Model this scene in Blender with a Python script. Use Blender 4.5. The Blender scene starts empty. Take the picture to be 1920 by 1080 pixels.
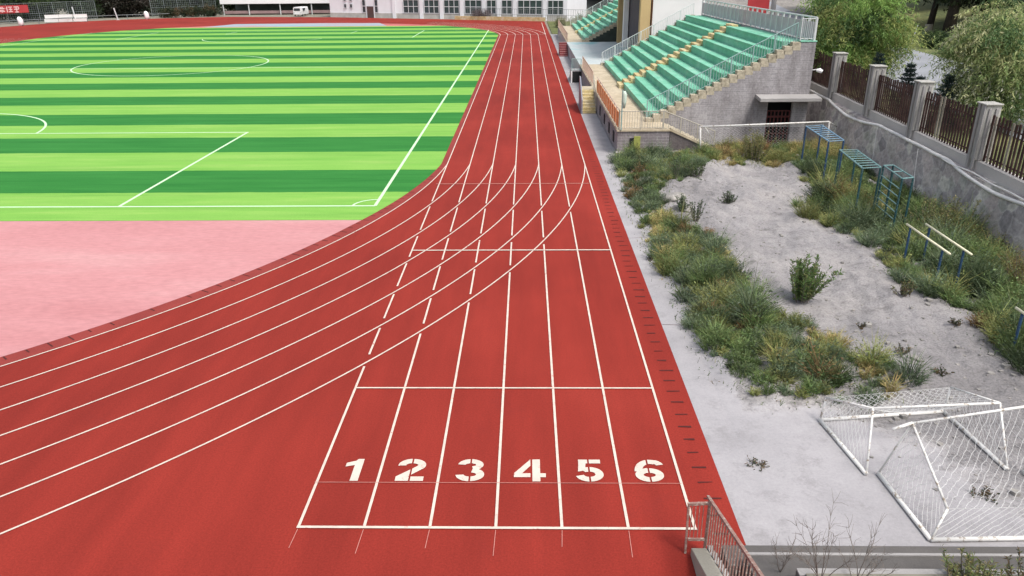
import bpy, bmesh, math, random
import numpy as np
from mathutils import Vector, Matrix

random.seed(7)
rng = np.random.default_rng(7)
scene = bpy.context.scene
COL = scene.collection
R = math.radians
PI = math.pi

# ------------------------------------------------------------------ materials
def new_mat(name):
    m = bpy.data.materials.new(name)
    m.use_nodes = True
    nt = m.node_tree
    return m, nt, nt.nodes['Principled BSDF']

def N(nt, kind, **kw):
    n = nt.nodes.new(kind)
    for k, v in kw.items():
        if k in n.inputs.keys():
            n.inputs[k].default_value = v
        else:
            setattr(n, k, v)
    return n

def ramp(nt, fac, stops):
    r = nt.nodes.new('ShaderNodeValToRGB')
    el = r.color_ramp.elements
    while len(el) < len(stops):
        el.new(0.5)
    for e, (p, c) in zip(el, stops):
        e.position = p
        e.color = (*c, 1) if len(c) == 3 else c
    nt.links.new(fac, r.inputs['Fac'])
    return r

def mixc(nt, fac, a, b, mode='MIX'):
    m = nt.nodes.new('ShaderNodeMix')
    m.data_type = 'RGBA'
    m.blend_type = mode
    for sock, v in ((m.inputs[0], fac), (m.inputs[6], a), (m.inputs[7], b)):
        if hasattr(v, 'is_linked'):
            nt.links.new(v, sock)
        elif isinstance(v, (tuple, list)):
            sock.default_value = (*v, 1)
        else:
            sock.default_value = v
    return m.outputs[2]

def coords(nt, scale=(1, 1, 1)):
    tc = nt.nodes.new('ShaderNodeTexCoord')
    mp = nt.nodes.new('ShaderNodeMapping')
    mp.inputs['Scale'].default_value = scale
    nt.links.new(tc.outputs['Object'], mp.inputs['Vector'])
    return mp.outputs['Vector']

def noise(nt, vec, scale, detail=4, rough=.55):
    n = N(nt, 'ShaderNodeTexNoise')
    n.inputs['Scale'].default_value = scale
    n.inputs['Detail'].default_value = detail
    n.inputs['Roughness'].default_value = rough
    nt.links.new(vec, n.inputs['Vector'])
    return n.outputs['Fac']

def bump(nt, bsdf, height, strength, dist):
    b = N(nt, 'ShaderNodeBump')
    b.inputs['Strength'].default_value = strength
    b.inputs['Distance'].default_value = dist
    nt.links.new(height, b.inputs['Height'])
    nt.links.new(b.outputs['Normal'], bsdf.inputs['Normal'])

def surf(name, c1, c2, big=.3, fine=12, rough=.8, bmp=.3, bdist=.01, fineamt=.25, c3=None, scale=(1, 1, 1), metal=0, spec=.3):
    m, nt, b = new_mat(name)
    v = coords(nt, scale)
    f1 = noise(nt, v, big, 6, .6)
    stops = [(.33, c1), (.67, c2)] if c3 is None else [(.3, c1), (.52, c2), (.72, c3)]
    col = ramp(nt, f1, stops).outputs['Color']
    f2 = noise(nt, v, fine, 5, .65)
    g = ramp(nt, f2, [(.25, (1 - fineamt,) * 3), (.75, (1 + fineamt * .35,) * 3)]).outputs['Color']
    col = mixc(nt, 1.0, col, g, 'MULTIPLY')
    nt.links.new(col, b.inputs['Base Color'])
    b.inputs['Roughness'].default_value = rough
    b.inputs['Metallic'].default_value = metal
    b.inputs['Specular IOR Level'].default_value = spec
    if bmp:
        bump(nt, b, f2, bmp, bdist)
    return m

def paint(name, c, rough=.6, var=.12, scale=6, spec=.3, wear=None, wear_at=.62):
    m, nt, b = new_mat(name)
    v = coords(nt)
    f = noise(nt, v, scale, 5, .6)
    lo = tuple(x * (1 - var) for x in c)
    col = ramp(nt, f, [(.3, lo), (.7, c)]).outputs['Color']
    if wear:
        w = noise(nt, v, scale * 2.3, 6, .7)
        k = ramp(nt, w, [(wear_at - .04, (0, 0, 0)), (wear_at + .04, (1, 1, 1))]).outputs['Color']
        col = mixc(nt, k, col, wear)
    nt.links.new(col, b.inputs['Base Color'])
    b.inputs['Roughness'].default_value = rough
    b.inputs['Specular IOR Level'].default_value = spec
    return m

def leafmat(name, trans=.3):
    m, nt, b = new_mat(name)
    a = N(nt, 'ShaderNodeAttribute', attribute_name='tint')
    nt.links.new(a.outputs['Color'], b.inputs['Base Color'])
    b.inputs['Roughness'].default_value = .6
    b.inputs['Specular IOR Level'].default_value = .3
    t = N(nt, 'ShaderNodeBsdfTranslucent')
    nt.links.new(a.outputs['Color'], t.inputs['Color'])
    mx = N(nt, 'ShaderNodeMixShader')
    mx.inputs[0].default_value = trans
    nt.links.new(b.outputs[0], mx.inputs[1])
    nt.links.new(t.outputs[0], mx.inputs[2])
    nt.links.new(mx.outputs[0], nt.nodes['Material Output'].inputs['Surface'])
    return m

def brick(name, c1, c2, mortar, bw=.24, bh=.075, stain=(.1, .09, .09), axis='XZ', stain_at=.55):
    m, nt, b = new_mat(name)
    tc = N(nt, 'ShaderNodeTexCoord')
    sp = N(nt, 'ShaderNodeSeparateXYZ')
    nt.links.new(tc.outputs['Object'], sp.inputs[0])
    cb = N(nt, 'ShaderNodeCombineXYZ')
    ad = N(nt, 'ShaderNodeMath', operation='ADD')
    nt.links.new(sp.outputs['X'], ad.inputs[0]); nt.links.new(sp.outputs['Y'], ad.inputs[1])
    nt.links.new(ad.outputs[0], cb.inputs[0]); nt.links.new(sp.outputs['Z'], cb.inputs[1])
    t = N(nt, 'ShaderNodeTexBrick')
    t.inputs['Scale'].default_value = 1
    t.inputs['Brick Width'].default_value = bw
    t.inputs['Row Height'].default_value = bh
    t.inputs['Mortar Size'].default_value = .012
    t.inputs['Color1'].default_value = (*c1, 1); t.inputs['Color2'].default_value = (*c2, 1)
    t.inputs['Mortar'].default_value = (*mortar, 1)
    nt.links.new(cb.outputs[0], t.inputs['Vector'])
    mp = N(nt, 'ShaderNodeMapping'); mp.inputs['Scale'].default_value = (1, 1, .28)
    nt.links.new(tc.outputs['Object'], mp.inputs['Vector'])
    f = noise(nt, mp.outputs['Vector'], .9, 6, .65)
    k = ramp(nt, f, [(stain_at - .17, (0, 0, 0)), (stain_at + .15, (.75, .75, .75))]).outputs['Color']
    col = mixc(nt, k, t.outputs['Color'], stain)
    f2 = noise(nt, tc.outputs['Object'], 9, 5, .7)
    g = ramp(nt, f2, [(.3, (.7,) * 3), (.7, (1.12,) * 3)]).outputs['Color']
    col = mixc(nt, 1.0, col, g, 'MULTIPLY')
    nt.links.new(col, b.inputs['Base Color'])
    b.inputs['Roughness'].default_value = .9
    bump(nt, b, f2, .4, .02)
    return m

def rubble(name):
    m, nt, b = new_mat(name)
    v = coords(nt, (1, 1, 1.1))
    w = noise(nt, v, 1.4, 3)
    dv = N(nt, 'ShaderNodeVectorMath', operation='ADD')
    nt.links.new(v, dv.inputs[0])
    s = N(nt, 'ShaderNodeVectorMath', operation='SCALE'); s.inputs['Scale'].default_value = .5
    cx = N(nt, 'ShaderNodeCombineXYZ')
    for i in range(3):
        nt.links.new(w, cx.inputs[i])
    nt.links.new(cx.outputs[0], s.inputs[0]); nt.links.new(s.outputs[0], dv.inputs[1])
    vo = N(nt, 'ShaderNodeTexVoronoi', feature='F1'); vo.inputs['Scale'].default_value = 1.55
    ve = N(nt, 'ShaderNodeTexVoronoi', feature='DISTANCE_TO_EDGE'); ve.inputs['Scale'].default_value = 1.55
    for t in (vo, ve):
        nt.links.new(dv.outputs[0], t.inputs['Vector'])
    sp = N(nt, 'ShaderNodeSeparateColor'); nt.links.new(vo.outputs['Color'], sp.inputs[0])
    col = ramp(nt, sp.outputs[0], [(0, (.24, .22, .22)), (.35, (.36, .325, .315)), (.6, (.44, .38, .36)), (.82, (.32, .315, .28)), (1, (.55, .52, .46))]).outputs['Color']
    k = ramp(nt, ve.outputs['Distance'], [(.02, (.45, .45, .45)), (.09, (0, 0, 0))]).outputs['Color']
    col = mixc(nt, k, col, (.50, .47, .45))
    f2 = noise(nt, v, 5, 6, .7)
    g = ramp(nt, f2, [(.3, (.66,) * 3), (.66, (1.25,) * 3)]).outputs['Color']
    col = mixc(nt, 1.0, col, g, 'MULTIPLY')
    f6 = noise(nt, v, .5, 6, .7)
    g6 = ramp(nt, f6, [(.32, (.8,) * 3), (.6, (1.25,) * 3)]).outputs['Color']
    col = mixc(nt, 1.0, col, g6, 'MULTIPLY')
    nt.links.new(col, b.inputs['Base Color'])
    b.inputs['Roughness'].default_value = .92
    hb = N(nt, 'ShaderNodeMath', operation='ADD')
    nt.links.new(ve.outputs['Distance'], hb.inputs[0]); nt.links.new(f2, hb.inputs[1])
    bump(nt, b, hb.outputs[0], .6, .06)
    return m

M = {}
def track_mat():
    m, nt, b = new_mat('red_track_rubber')
    v = coords(nt)
    f0 = noise(nt, v, .09, 4, .6)
    col = ramp(nt, f0, [(.3, (.225, .0235, .0165)), (.55, (.275, .030, .0205)), (.75, (.325, .040, .028))]).outputs['Color']
    vs = coords(nt, (1, .12, 1))
    f1 = noise(nt, vs, 1.1, 5, .6)
    g1 = ramp(nt, f1, [(.3, (.84,) * 3), (.7, (1.08,) * 3)]).outputs['Color']
    col = mixc(nt, 1.0, col, g1, 'MULTIPLY')
    f2 = noise(nt, v, 26, 5, .85)
    g2 = ramp(nt, f2, [(.3, (.66,) * 3), (.7, (1.2,) * 3)]).outputs['Color']
    col = mixc(nt, 1.0, col, g2, 'MULTIPLY')
    f3 = noise(nt, v, 2.7, 7, .75)
    k = ramp(nt, f3, [(.66, (0, 0, 0)), (.8, (.2, .2, .2))]).outputs['Color']
    col = mixc(nt, k, col, (.42, .15, .11))
    f4 = noise(nt, v, .55, 8, .7)
    k4 = ramp(nt, f4, [(.28, (.35, .35, .35)), (.42, (0, 0, 0))]).outputs['Color']
    col = mixc(nt, k4, col, (.19, .024, .020))
    nt.links.new(col, b.inputs['Base Color'])
    b.inputs['Roughness'].default_value = .85
    b.inputs['Specular IOR Level'].default_value = .15
    bump(nt, b, f2, .35, .006)
    return m

def turf_mat():
    m, nt, b = new_mat('striped_artificial_turf')
    tc = N(nt, 'ShaderNodeTexCoord')
    sp = N(nt, 'ShaderNodeSeparateXYZ')
    nt.links.new(tc.outputs['Object'], sp.inputs[0])
    vw = coords(nt, (.35, 1, 1))
    wv = noise(nt, vw, 1.6, 3)
    wm = N(nt, 'ShaderNodeMath', operation='MULTIPLY_ADD'); wm.inputs[1].default_value = .18; wm.inputs[2].default_value = -.09
    nt.links.new(wv, wm.inputs[0])
    ay = N(nt, 'ShaderNodeMath', operation='ADD')
    nt.links.new(sp.outputs['Y'], ay.inputs[0]); nt.links.new(wm.outputs[0], ay.inputs[1])
    a = N(nt, 'ShaderNodeMath', operation='MULTIPLY_ADD')
    a.inputs[1].default_value = 1 / 8.64; a.inputs[2].default_value = -34.35 / 8.64
    nt.links.new(ay.outputs[0], a.inputs[0])
    fr = N(nt, 'ShaderNodeMath', operation='FRACT'); nt.links.new(a.outputs[0], fr.inputs[0])
    st = ramp(nt, fr.outputs[0], [(0, (0, 0, 0)), (.492, (0, 0, 0)), (.505, (1, 1, 1)), (1, (1, 1, 1))]).outputs['Color']
    v = coords(nt, (.12, 1, 1))
    f = noise(nt, v, 1.3, 6, .65)
    dk = ramp(nt, f, [(.3, (.024, .165, .030)), (.7, (.044, .225, .045))]).outputs['Color']
    lt = ramp(nt, f, [(.3, (.165, .40, .065)), (.55, (.215, .44, .085)), (.75, (.29, .475, .115))]).outputs['Color']
    col = mixc(nt, st, dk, lt)
    v2 = coords(nt)
    f2 = noise(nt, v2, 24, 4, .75)
    g = ramp(nt, f2, [(.3, (.76,) * 3), (.7, (1.10,) * 3)]).outputs['Color']
    col = mixc(nt, 1.0, col, g, 'MULTIPLY')
    v5 = coords(nt, (.06, 1.4, 1)); f5 = noise(nt, v5, 1.0, 6, .75)
    g5 = ramp(nt, f5, [(.32, (.80, .84, .84)), (.5, (1, 1, 1)), (.7, (1.10, 1.04, 1.04))]).outputs['Color']
    col = mixc(nt, 1.0, col, g5, 'MULTIPLY')
    nt.links.new(col, b.inputs['Base Color'])
    b.inputs['Roughness'].default_value = .9
    b.inputs['Specular IOR Level'].default_value = .1
    bump(nt, b, f2, .4, .01)
    return m

def dirt_mat():
    m, nt, b = new_mat('dry_grey_soil')
    v = coords(nt)
    f0 = noise(nt, v, .22, 5, .6)
    col = ramp(nt, f0, [(.3, (.31, .295, .295)), (.5, (.415, .395, .395)), (.7, (.54, .505, .485))]).outputs['Color']
    vs = coords(nt, (.55, 1, 1))
    f1 = noise(nt, vs, 2.2, 8, .72)
    g1 = ramp(nt, f1, [(.30, (.52,) * 3), (.44, (.93,) * 3), (.75, (1.12,) * 3)]).outputs['Color']
    col = mixc(nt, 1.0, col, g1, 'MULTIPLY')
    f2 = noise(nt, v, 16, 6, .8)
    g2 = ramp(nt, f2, [(.32, (.55,) * 3), (.5, (.95,) * 3), (.7, (1.15,) * 3)]).outputs['Color']
    col = mixc(nt, 1.0, col, g2, 'MULTIPLY')
    f3 = noise(nt, v, .8, 6, .7)
    k = ramp(nt, f3, [(.60, (0, 0, 0)), (.72, (.7, .7, .7))]).outputs['Color']
    col = mixc(nt, k, col, (.20, .19, .165))
    at = N(nt, 'ShaderNodeAttribute', attribute_name='tint')
    wob = N(nt, 'ShaderNodeMath', operation='MULTIPLY_ADD'); wob.inputs[1].default_value = 1.3; wob.inputs[2].default_value = -.65
    nt.links.new(f1, wob.inputs[0])
    ad = N(nt, 'ShaderNodeMath', operation='ADD'); nt.links.new(wob.outputs[0], ad.inputs[0]); nt.links.new(at.outputs['Fac'], ad.inputs[1])
    kc = ramp(nt, ad.outputs[0], [(.32, (0, 0, 0)), (.68, (1, 1, 1))]).outputs['Color']
    fc = noise(nt, v, .35, 7, .65)
    cc = ramp(nt, fc, [(.3, (.30, .29, .30)), (.7, (.415, .40, .41))]).outputs['Color']
    fd = noise(nt, v, 1.3, 8, .8)
    kd = ramp(nt, fd, [(.50, (0, 0, 0)), (.70, (.85, .85, .85))]).outputs['Color']
    cc = mixc(nt, kd, cc, (.25, .24, .245))
    g3 = ramp(nt, f2, [(.3, (.86,) * 3), (.7, (1.06,) * 3)]).outputs['Color']
    cc = mixc(nt, 1.0, cc, g3, 'MULTIPLY')
    col = mixc(nt, kc, col, cc)
    nt.links.new(col, b.inputs['Base Color'])
    b.inputs['Roughness'].default_value = .95
    b.inputs['Specular IOR Level'].default_value = .1
    hb = N(nt, 'ShaderNodeMath', operation='MULTIPLY_ADD'); hb.inputs[1].default_value = 2.0
    nt.links.new(f1, hb.inputs[0]); nt.links.new(f2, hb.inputs[2])
    bump(nt, b, hb.outputs[0], 1.0, .075)
    bn_ = [n for n in nt.nodes if n.type == 'BUMP'][0]
    sm = N(nt, 'ShaderNodeMath', operation='MULTIPLY_ADD'); sm.inputs[1].default_value = -.9; sm.inputs[2].default_value = 1.0
    nt.links.new(kc, sm.inputs[0]); nt.links.new(sm.outputs[0], bn_.inputs['Strength'])
    return m

def concrete_mat(name, lo, hi, dark, joint=None):
    m, nt, b = new_mat(name)
    v = coords(nt)
    f0 = noise(nt, v, .35, 7, .65)
    col = ramp(nt, f0, [(.3, lo), (.7, hi)]).outputs['Color']
    f1 = noise(nt, v, 1.9, 8, .75)
    k = ramp(nt, f1, [(.60, (0, 0, 0)), (.76, (.7, .7, .7))]).outputs['Color']
    col = mixc(nt, k, col, dark)
    f2 = noise(nt, v, 30, 4, .75)
    g = ramp(nt, f2, [(.3, (.86,) * 3), (.7, (1.06,) * 3)]).outputs['Color']
    col = mixc(nt, 1.0, col, g, 'MULTIPLY')
    nt.links.new(col, b.inputs['Base Color'])
    b.inputs['Roughness'].default_value = .88
    b.inputs['Specular IOR Level'].default_value = .2
    bump(nt, b, f2, .3, .008)
    return m

M['track'] = track_mat()
M['track_edge'] = surf('dark_red_drain_strip', (.225, .032, .027), (.29, .044, .035), big=.5, fine=25, rough=.85, fineamt=.3, bdist=.006)
M['turf'] = turf_mat()
M['pink'] = surf('faded_pink_rubber', (.46, .195, .20), (.52, .245, .25), big=.22, fine=7, rough=.85, fineamt=.2, bmp=.2, bdist=.004, c3=(.56, .32, .315), scale=(.35, 1, 1))
M['line'] = paint('white_line_paint', (.68, .585, .50), rough=.7, var=.22, scale=3, wear=(.46, .19, .15), wear_at=.63)
M['faint'] = paint('faint_chalk_line', (.56, .24, .20), rough=.8, var=.25, scale=5)
M['turfline'] = paint('white_turf_line', (.56, .78, .50), rough=.8, var=.15, scale=9)
M['slot'] = paint('dark_drain_slot', (.085, .018, .016), rough=.9, var=.3)
M['walk'] = concrete_mat('pale_walkway_concrete', (.43, .42, .425), (.55, .53, .53), (.33, .32, .31))
M['dirt'] = dirt_mat()
M['ground'] = surf('dusty_earth', (.20, .19, .15), (.27, .25, .2), big=.2, fine=6, rough=.95)
M['grassground'] = surf('rough_hill_grass', (.07, .095, .035), (.14, .16, .055), big=.25, fine=3, rough=.95, c3=(.2, .19, .085), fineamt=.5, bdist=.05)
def blend_by_tint(name, a, b):
    m, nt, bs = new_mat(name)
    at = N(nt, 'ShaderNodeAttribute', attribute_name='tint')
    v = coords(nt); f0 = noise(nt, v, .35, 6, .65); f1 = noise(nt, v, 3, 6, .7)
    ca = ramp(nt, f0, [(.3, a[0]), (.5, a[1]), (.7, a[2])]).outputs['Color']
    cb = ramp(nt, f0, [(.3, b[0]), (.5, b[1]), (.7, b[2])]).outputs['Color']
    wob = N(nt, 'ShaderNodeMath', operation='MULTIPLY_ADD'); wob.inputs[1].default_value = 1.2; wob.inputs[2].default_value = -.6
    nt.links.new(f1, wob.inputs[0])
    ad = N(nt, 'ShaderNodeMath', operation='ADD'); nt.links.new(wob.outputs[0], ad.inputs[0]); nt.links.new(at.outputs['Fac'], ad.inputs[1])
    k = ramp(nt, ad.outputs[0], [(.3, (0, 0, 0)), (.7, (1, 1, 1))]).outputs['Color']
    col = mixc(nt, k, ca, cb)
    g = ramp(nt, f1, [(.3, (.55,) * 3), (.7, (1.15,) * 3)]).outputs['Color']
    col = mixc(nt, 1.0, col, g, 'MULTIPLY')
    nt.links.new(col, bs.inputs['Base Color']); bs.inputs['Roughness'].default_value = .95
    bump(nt, bs, f1, .5, .06)
    return m
M['hillmix'] = blend_by_tint('grass_and_soil_hillside', ((.07, .095, .035), (.14, .16, .055), (.24, .23, .09)), ((.20, .18, .165), (.27, .25, .225), (.33, .305, .275)))
M['road'] = concrete_mat('grey_road', (.22, .23, .25), (.30, .31, .33), (.16, .16, .17))
M['graysoil'] = surf('grey_hillside_soil', (.16, .145, .13), (.27, .245, .22), big=.3, fine=2.5, rough=.95, fineamt=.5, bdist=.08)
M['green_tier'] = surf('mint_green_tier_paint', (.12, .43, .29), (.17, .52, .37), big=.45, fine=7, rough=.6, fineamt=.2, bmp=.1, c3=(.27, .58, .47))
def tier_mat():
    m, nt, b = new_mat('mint_green_tier_paint')
    v = coords(nt); f0 = noise(nt, v, .45, 6, .65)
    col = ramp(nt, f0, [(.3, (.13, .42, .27)), (.52, (.19, .51, .355)), (.72, (.31, .59, .46))]).outputs['Color']
    vs = coords(nt, (1, .3, 1)); f1 = noise(nt, vs, 1.6, 8, .75)
    k = ramp(nt, f1, [(.54, (0, 0, 0)), (.70, (.65, .65, .65))]).outputs['Color']
    col = mixc(nt, k, col, (.46, .55, .43))
    k2 = ramp(nt, f1, [(.28, (.55, .55, .55)), (.42, (0, 0, 0))]).outputs['Color']
    col = mixc(nt, k2, col, (.06, .22, .15))
    f2 = noise(nt, v, 8, 5, .7)
    g = ramp(nt, f2, [(.3, (.78,) * 3), (.7, (1.06,) * 3)]).outputs['Color']
    col = mixc(nt, 1.0, col, g, 'MULTIPLY')
    nt.links.new(col, b.inputs['Base Color']); b.inputs['Roughness'].default_value = .65; b.inputs['Specular IOR Level'].default_value = .25
    bump(nt, b, f2, .2, .01)
    return m
M['green_tier'] = tier_mat()
M['cream'] = surf('cream_cement', (.43, .36, .25), (.58, .50, .37), big=.8, fine=7, rough=.85, fineamt=.35)
M['yellowstep'] = surf('yellow_ochre_steps', (.46, .36, .16), (.62, .51, .27), big=1.3, fine=8, rough=.8, fineamt=.4, c3=(.66, .60, .46))
M['stonestep'] = surf('weathered_stone_steps', (.30, .26, .19), (.50, .45, .34), big=1.6, fine=6, rough=.9, fineamt=.5, c3=(.55, .48, .36))
M['redstep'] = paint('dark_red_steps', (.26, .05, .055), var=.3)
M['wall_lav'] = concrete_mat('lavender_grey_plaster', (.31, .29, .30), (.43, .405, .41), (.2, .19, .19))
M['brick'] = brick('grey_stand_brick', (.46, .44, .45), (.36, .345, .36), (.50, .485, .49), bw=.4, bh=.12, stain=(.14, .125, .125), stain_at=.50)
M['brickpale'] = brick('pale_lavender_brick', (.31, .275, .285), (.23, .205, .215), (.42, .39, .395), bw=.5, bh=.16, stain=(.15, .13, .13), stain_at=.5)
M['brickdark'] = brick('dark_rubble_brick', (.17, .14, .14), (.12, .10, .105), (.2, .185, .185), stain=(.07, .055, .05), stain_at=.46)
M['rubble'] = rubble('rubble_stone_wall')
M['parapet'] = concrete_mat('parapet_cement', (.42, .40, .38), (.58, .55, .52), (.26, .25, .23))
M['pillar'] = surf('streaked_pillar_cement', (.28, .275, .255), (.48, .465, .43), big=1.6, fine=7, rough=.9, fineamt=.4, scale=(3, 3, .35), c3=(.36, .36, .33))
M['rust'] = surf('rusty_brown_iron', (.028, .014, .013), (.062, .028, .024), big=1.5, fine=14, rough=.75, fineamt=.4, c3=(.12, .075, .06))
M['rustlight'] = surf('bare_grey_iron', (.22, .19, .15), (.36, .32, .26), big=2, fine=14, rough=.7, fineamt=.4)
M['railgrey'] = paint('pale_teal_rail_paint', (.28, .42, .40), rough=.5, var=.25, scale=3)
M['railwhite'] = paint('white_rail_paint', (.62, .64, .64), rough=.5, var=.2, scale=3)
M['railtan'] = paint('weathered_tan_rail', (.46, .43, .36), rough=.6, var=.3, scale=3)
M['railpink'] = paint('faded_red_rail', (.62, .46, .37), rough=.65, var=.3, scale=5, wear=(.28, .17, .13), wear_at=.62)
M['railrust'] = paint('faded_red_brown_rail', (.33, .20, .165), rough=.7, var=.3, scale=7, wear=(.42, .36, .31), wear_at=.56)
M['orange'] = paint('orange_panel_paint', (.74, .24, .08), rough=.6, var=.3, scale=2.5, wear=(.74, .50, .36), wear_at=.60)
M['blue'] = paint('blue_steel_paint', (.030, .075, .16), rough=.45, var=.3, scale=6, wear=(.09, .13, .16), wear_at=.58)
M['teal'] = paint('teal_green_steel_paint', (.025, .085, .095), rough=.45, var=.3, scale=6, wear=(.13, .18, .17), wear_at=.58)
M['paleblue'] = paint('pale_blue_rung_paint', (.20, .33, .45), rough=.5, var=.35, scale=9)
M['palegreen'] = paint('pale_green_rung_paint', (.17, .30, .30), rough=.5, var=.35, scale=9)
M['creambar'] = paint('cream_bar_paint', (.80, .76, .55), rough=.5, var=.12)
M['goalwhite'] = paint('chipped_white_goal_paint', (.74, .73, .70), rough=.5, var=.1, scale=4, wear=(.34, .28, .22), wear_at=.58)
M['net'] = paint('white_net_cord', (.74, .74, .73), rough=.8, var=.2)
M['white'] = paint('white_plaster', (.80, .79, .785), rough=.8, var=.06, scale=.6)
M['tan'] = paint('tan_column_paint', (.55, .40, .20), rough=.7, var=.15, scale=.8)
M['tandark'] = paint('aged_tan_column_paint', (.40, .30, .19), rough=.7, var=.2, scale=.8)
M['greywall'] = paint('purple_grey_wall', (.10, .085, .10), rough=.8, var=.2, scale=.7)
M['brownpipe'] = paint('brown_drainpipe', (.11, .045, .02), rough=.5)
M['bluefloor'] = surf('pale_blue_platform_floor', (.36, .44, .45), (.50, .55, .55), big=.25, fine=5, rough=.75, fineamt=.12, c3=(.22, .46, .48))
M['bldg'] = paint('offwhite_building_wall', (.80, .81, .84), rough=.8, var=.1, scale=.4)
M['bldgbase'] = paint('stone_building_base', (.50, .48, .45), rough=.85, var=.3, scale=.9)
M['glass'] = paint('dark_window_glass', (.05, .07, .08), rough=.15, var=.4, scale=.5, spec=.6)
M['wframe'] = paint('white_window_frame', (.66, .67, .70), rough=.6)
M['doorbrown'] = paint('brown_door_paint', (.10, .06, .055), rough=.6)
M['doorred'] = paint('dark_red_gate_paint', (.13, .035, .035), rough=.6, var=.4, wear=(.2, .12, .11), wear_at=.6)
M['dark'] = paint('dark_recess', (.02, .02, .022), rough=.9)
M['banner'] = paint('red_banner_cloth', (.42, .045, .05), rough=.8, var=.2, scale=.8)
M['bannertext'] = paint('white_banner_text', (.72, .48, .47), rough=.8)
M['bench'] = paint('white_bench_paint', (.70, .70, .68), rough=.5)
M['mesh'] = paint('galvanised_mesh', (.22, .25, .25), rough=.6)
M['bark'] = surf('dark_bark', (.03, .025, .02), (.07, .055, .042), big=2, fine=12, rough=.95, fineamt=.5, scale=(1, 1, .3))
M['whitewash'] = paint('whitewashed_bark', (.42, .38, .30), rough=.9, var=.3)
M['vanwhite'] = paint('white_van_paint', (.74, .74, .74), rough=.3, spec=.5)
M['tyre'] = paint('black_tyre', (.02, .02, .02), rough=.9)
M['cable'] = paint('white_cable_sheath', (.84, .82, .79), rough=.6, var=.25, scale=3)
M['leaf'] = leafmat('foliage', .3)
M['grass'] = leafmat('weed_blades', .25)
M['twig'] = surf('brown_twig', (.12, .10, .09), (.22, .19, .165), big=3, fine=12)
M['rock'] = surf('grey_rock', (.22, .21, .2), (.38, .36, .33), big=2, fine=9, rough=.95, fineamt=.4)
M['farblue'] = surf('worn_blue_court', (.42, .27, .29), (.30, .37, .42), big=.07, fine=1.5, rough=.85, fineamt=.15, c3=(.20, .40, .44), scale=(1, 2.5, 1))
M['stairconc'] = concrete_mat('mossy_stair_concrete', (.26, .245, .20), (.38, .36, .31), (.09, .10, .06))
M['terrace'] = concrete_mat('dark_terrace_concrete', (.085, .08, .076), (.15, .14, .135), (.045, .045, .04))
M['edge'] = concrete_mat('pale_step_nosing', (.28, .27, .265), (.40, .385, .375), (.14, .135, .13))
M['flag'] = paint('pale_green_flag_cloth', (.55, .66, .56), rough=.9, var=.2)

# ------------------------------------------------------------------ mesh builder
class MB:
    def __init__(s):
        s.v = []; s.f = []
    def add(s, vs, fs):
        o = len(s.v)
        s.v += [tuple(p) for p in vs]
        s.f += [tuple(i + o for i in f) for f in fs]
        return s
    def box(s, x0, x1, y0, y1, z0, z1):
        x0, x1 = min(x0, x1), max(x0, x1); y0, y1 = min(y0, y1), max(y0, y1); z0, z1 = min(z0, z1), max(z0, z1)
        vs = [(x, y, z) for z in (z0, z1) for y in (y0, y1) for x in (x0, x1)]
        return s.add(vs, [(0, 2, 3, 1), (4, 5, 7, 6), (0, 1, 5, 4), (2, 6, 7, 3), (0, 4, 6, 2), (1, 3, 7, 5)])
    def bar(s, p, q, w, h=None, up=(0, 0, 1)):
        h = h or w
        p, q = Vector(p), Vector(q); d = (q - p).normalized(); up = Vector(up)
        if abs(d.dot(up)) > .98: up = Vector((0, 1, 0))
        a = d.cross(up).normalized() * w / 2; b = a.cross(d).normalized() * h / 2
        vs = [c + sa * a + sb * b for c in (p, q) for sa, sb in ((-1, -1), (1, -1), (1, 1), (-1, 1))]
        return s.add(vs, [(0, 1, 2, 3), (7, 6, 5, 4), (0, 4, 5, 1), (1, 5, 6, 2), (2, 6, 7, 3), (3, 7, 4, 0)])
    def tube(s, pts, r, n=8, cap=True):
        pts = [Vector(p) for p in pts]
        rs = r if isinstance(r, (list, tuple)) else [r] * len(pts)
        vs = []; fs = []
        ref = None
        for i, p in enumerate(pts):
            d = (pts[min(i + 1, len(pts) - 1)] - pts[max(i - 1, 0)]).normalized()
            if ref is None or abs(d.dot(ref)) > .97:
                ref = Vector((0, 0, 1)) if abs(d.z) < .9 else Vector((1, 0, 0))
            a = d.cross(ref).normalized(); b = a.cross(d).normalized(); ref = b
            for k in range(n):
                t = 2 * PI * k / n
                vs.append(p + rs[i] * (math.cos(t) * a + math.sin(t) * b))
        for i in range(len(pts) - 1):
            for k in range(n):
                fs.append((i * n + k, i * n + (k + 1) % n, (i + 1) * n + (k + 1) % n, (i + 1) * n + k))
        if cap:
            fs.append(tuple(range(n))[::-1]); fs.append(tuple((len(pts) - 1) * n + k for k in range(n)))
        return s.add(vs, fs)
    def poly(s, pts):
        return s.add(pts, [tuple(range(len(pts)))])
    def prism(s, pts, off):
        n = len(pts); off = Vector(off)
        vs = [Vector(p) for p in pts] + [Vector(p) + off for p in pts]
        fs = [tuple(range(n))[::-1], tuple(range(n, 2 * n))] + [(i, (i + 1) % n, n + (i + 1) % n, n + i) for i in range(n)]
        return s.add(vs, fs)
    def strip(s, A, B):
        n = len(A)
        return s.add(list(A) + list(B), [(i, i + 1, n + i + 1, n + i) for i in range(n - 1)])

def wloc(o):
    l = Vector((0, 0, 0))
    while o is not None:
        l += o.location; o = o.parent
    return l

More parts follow.
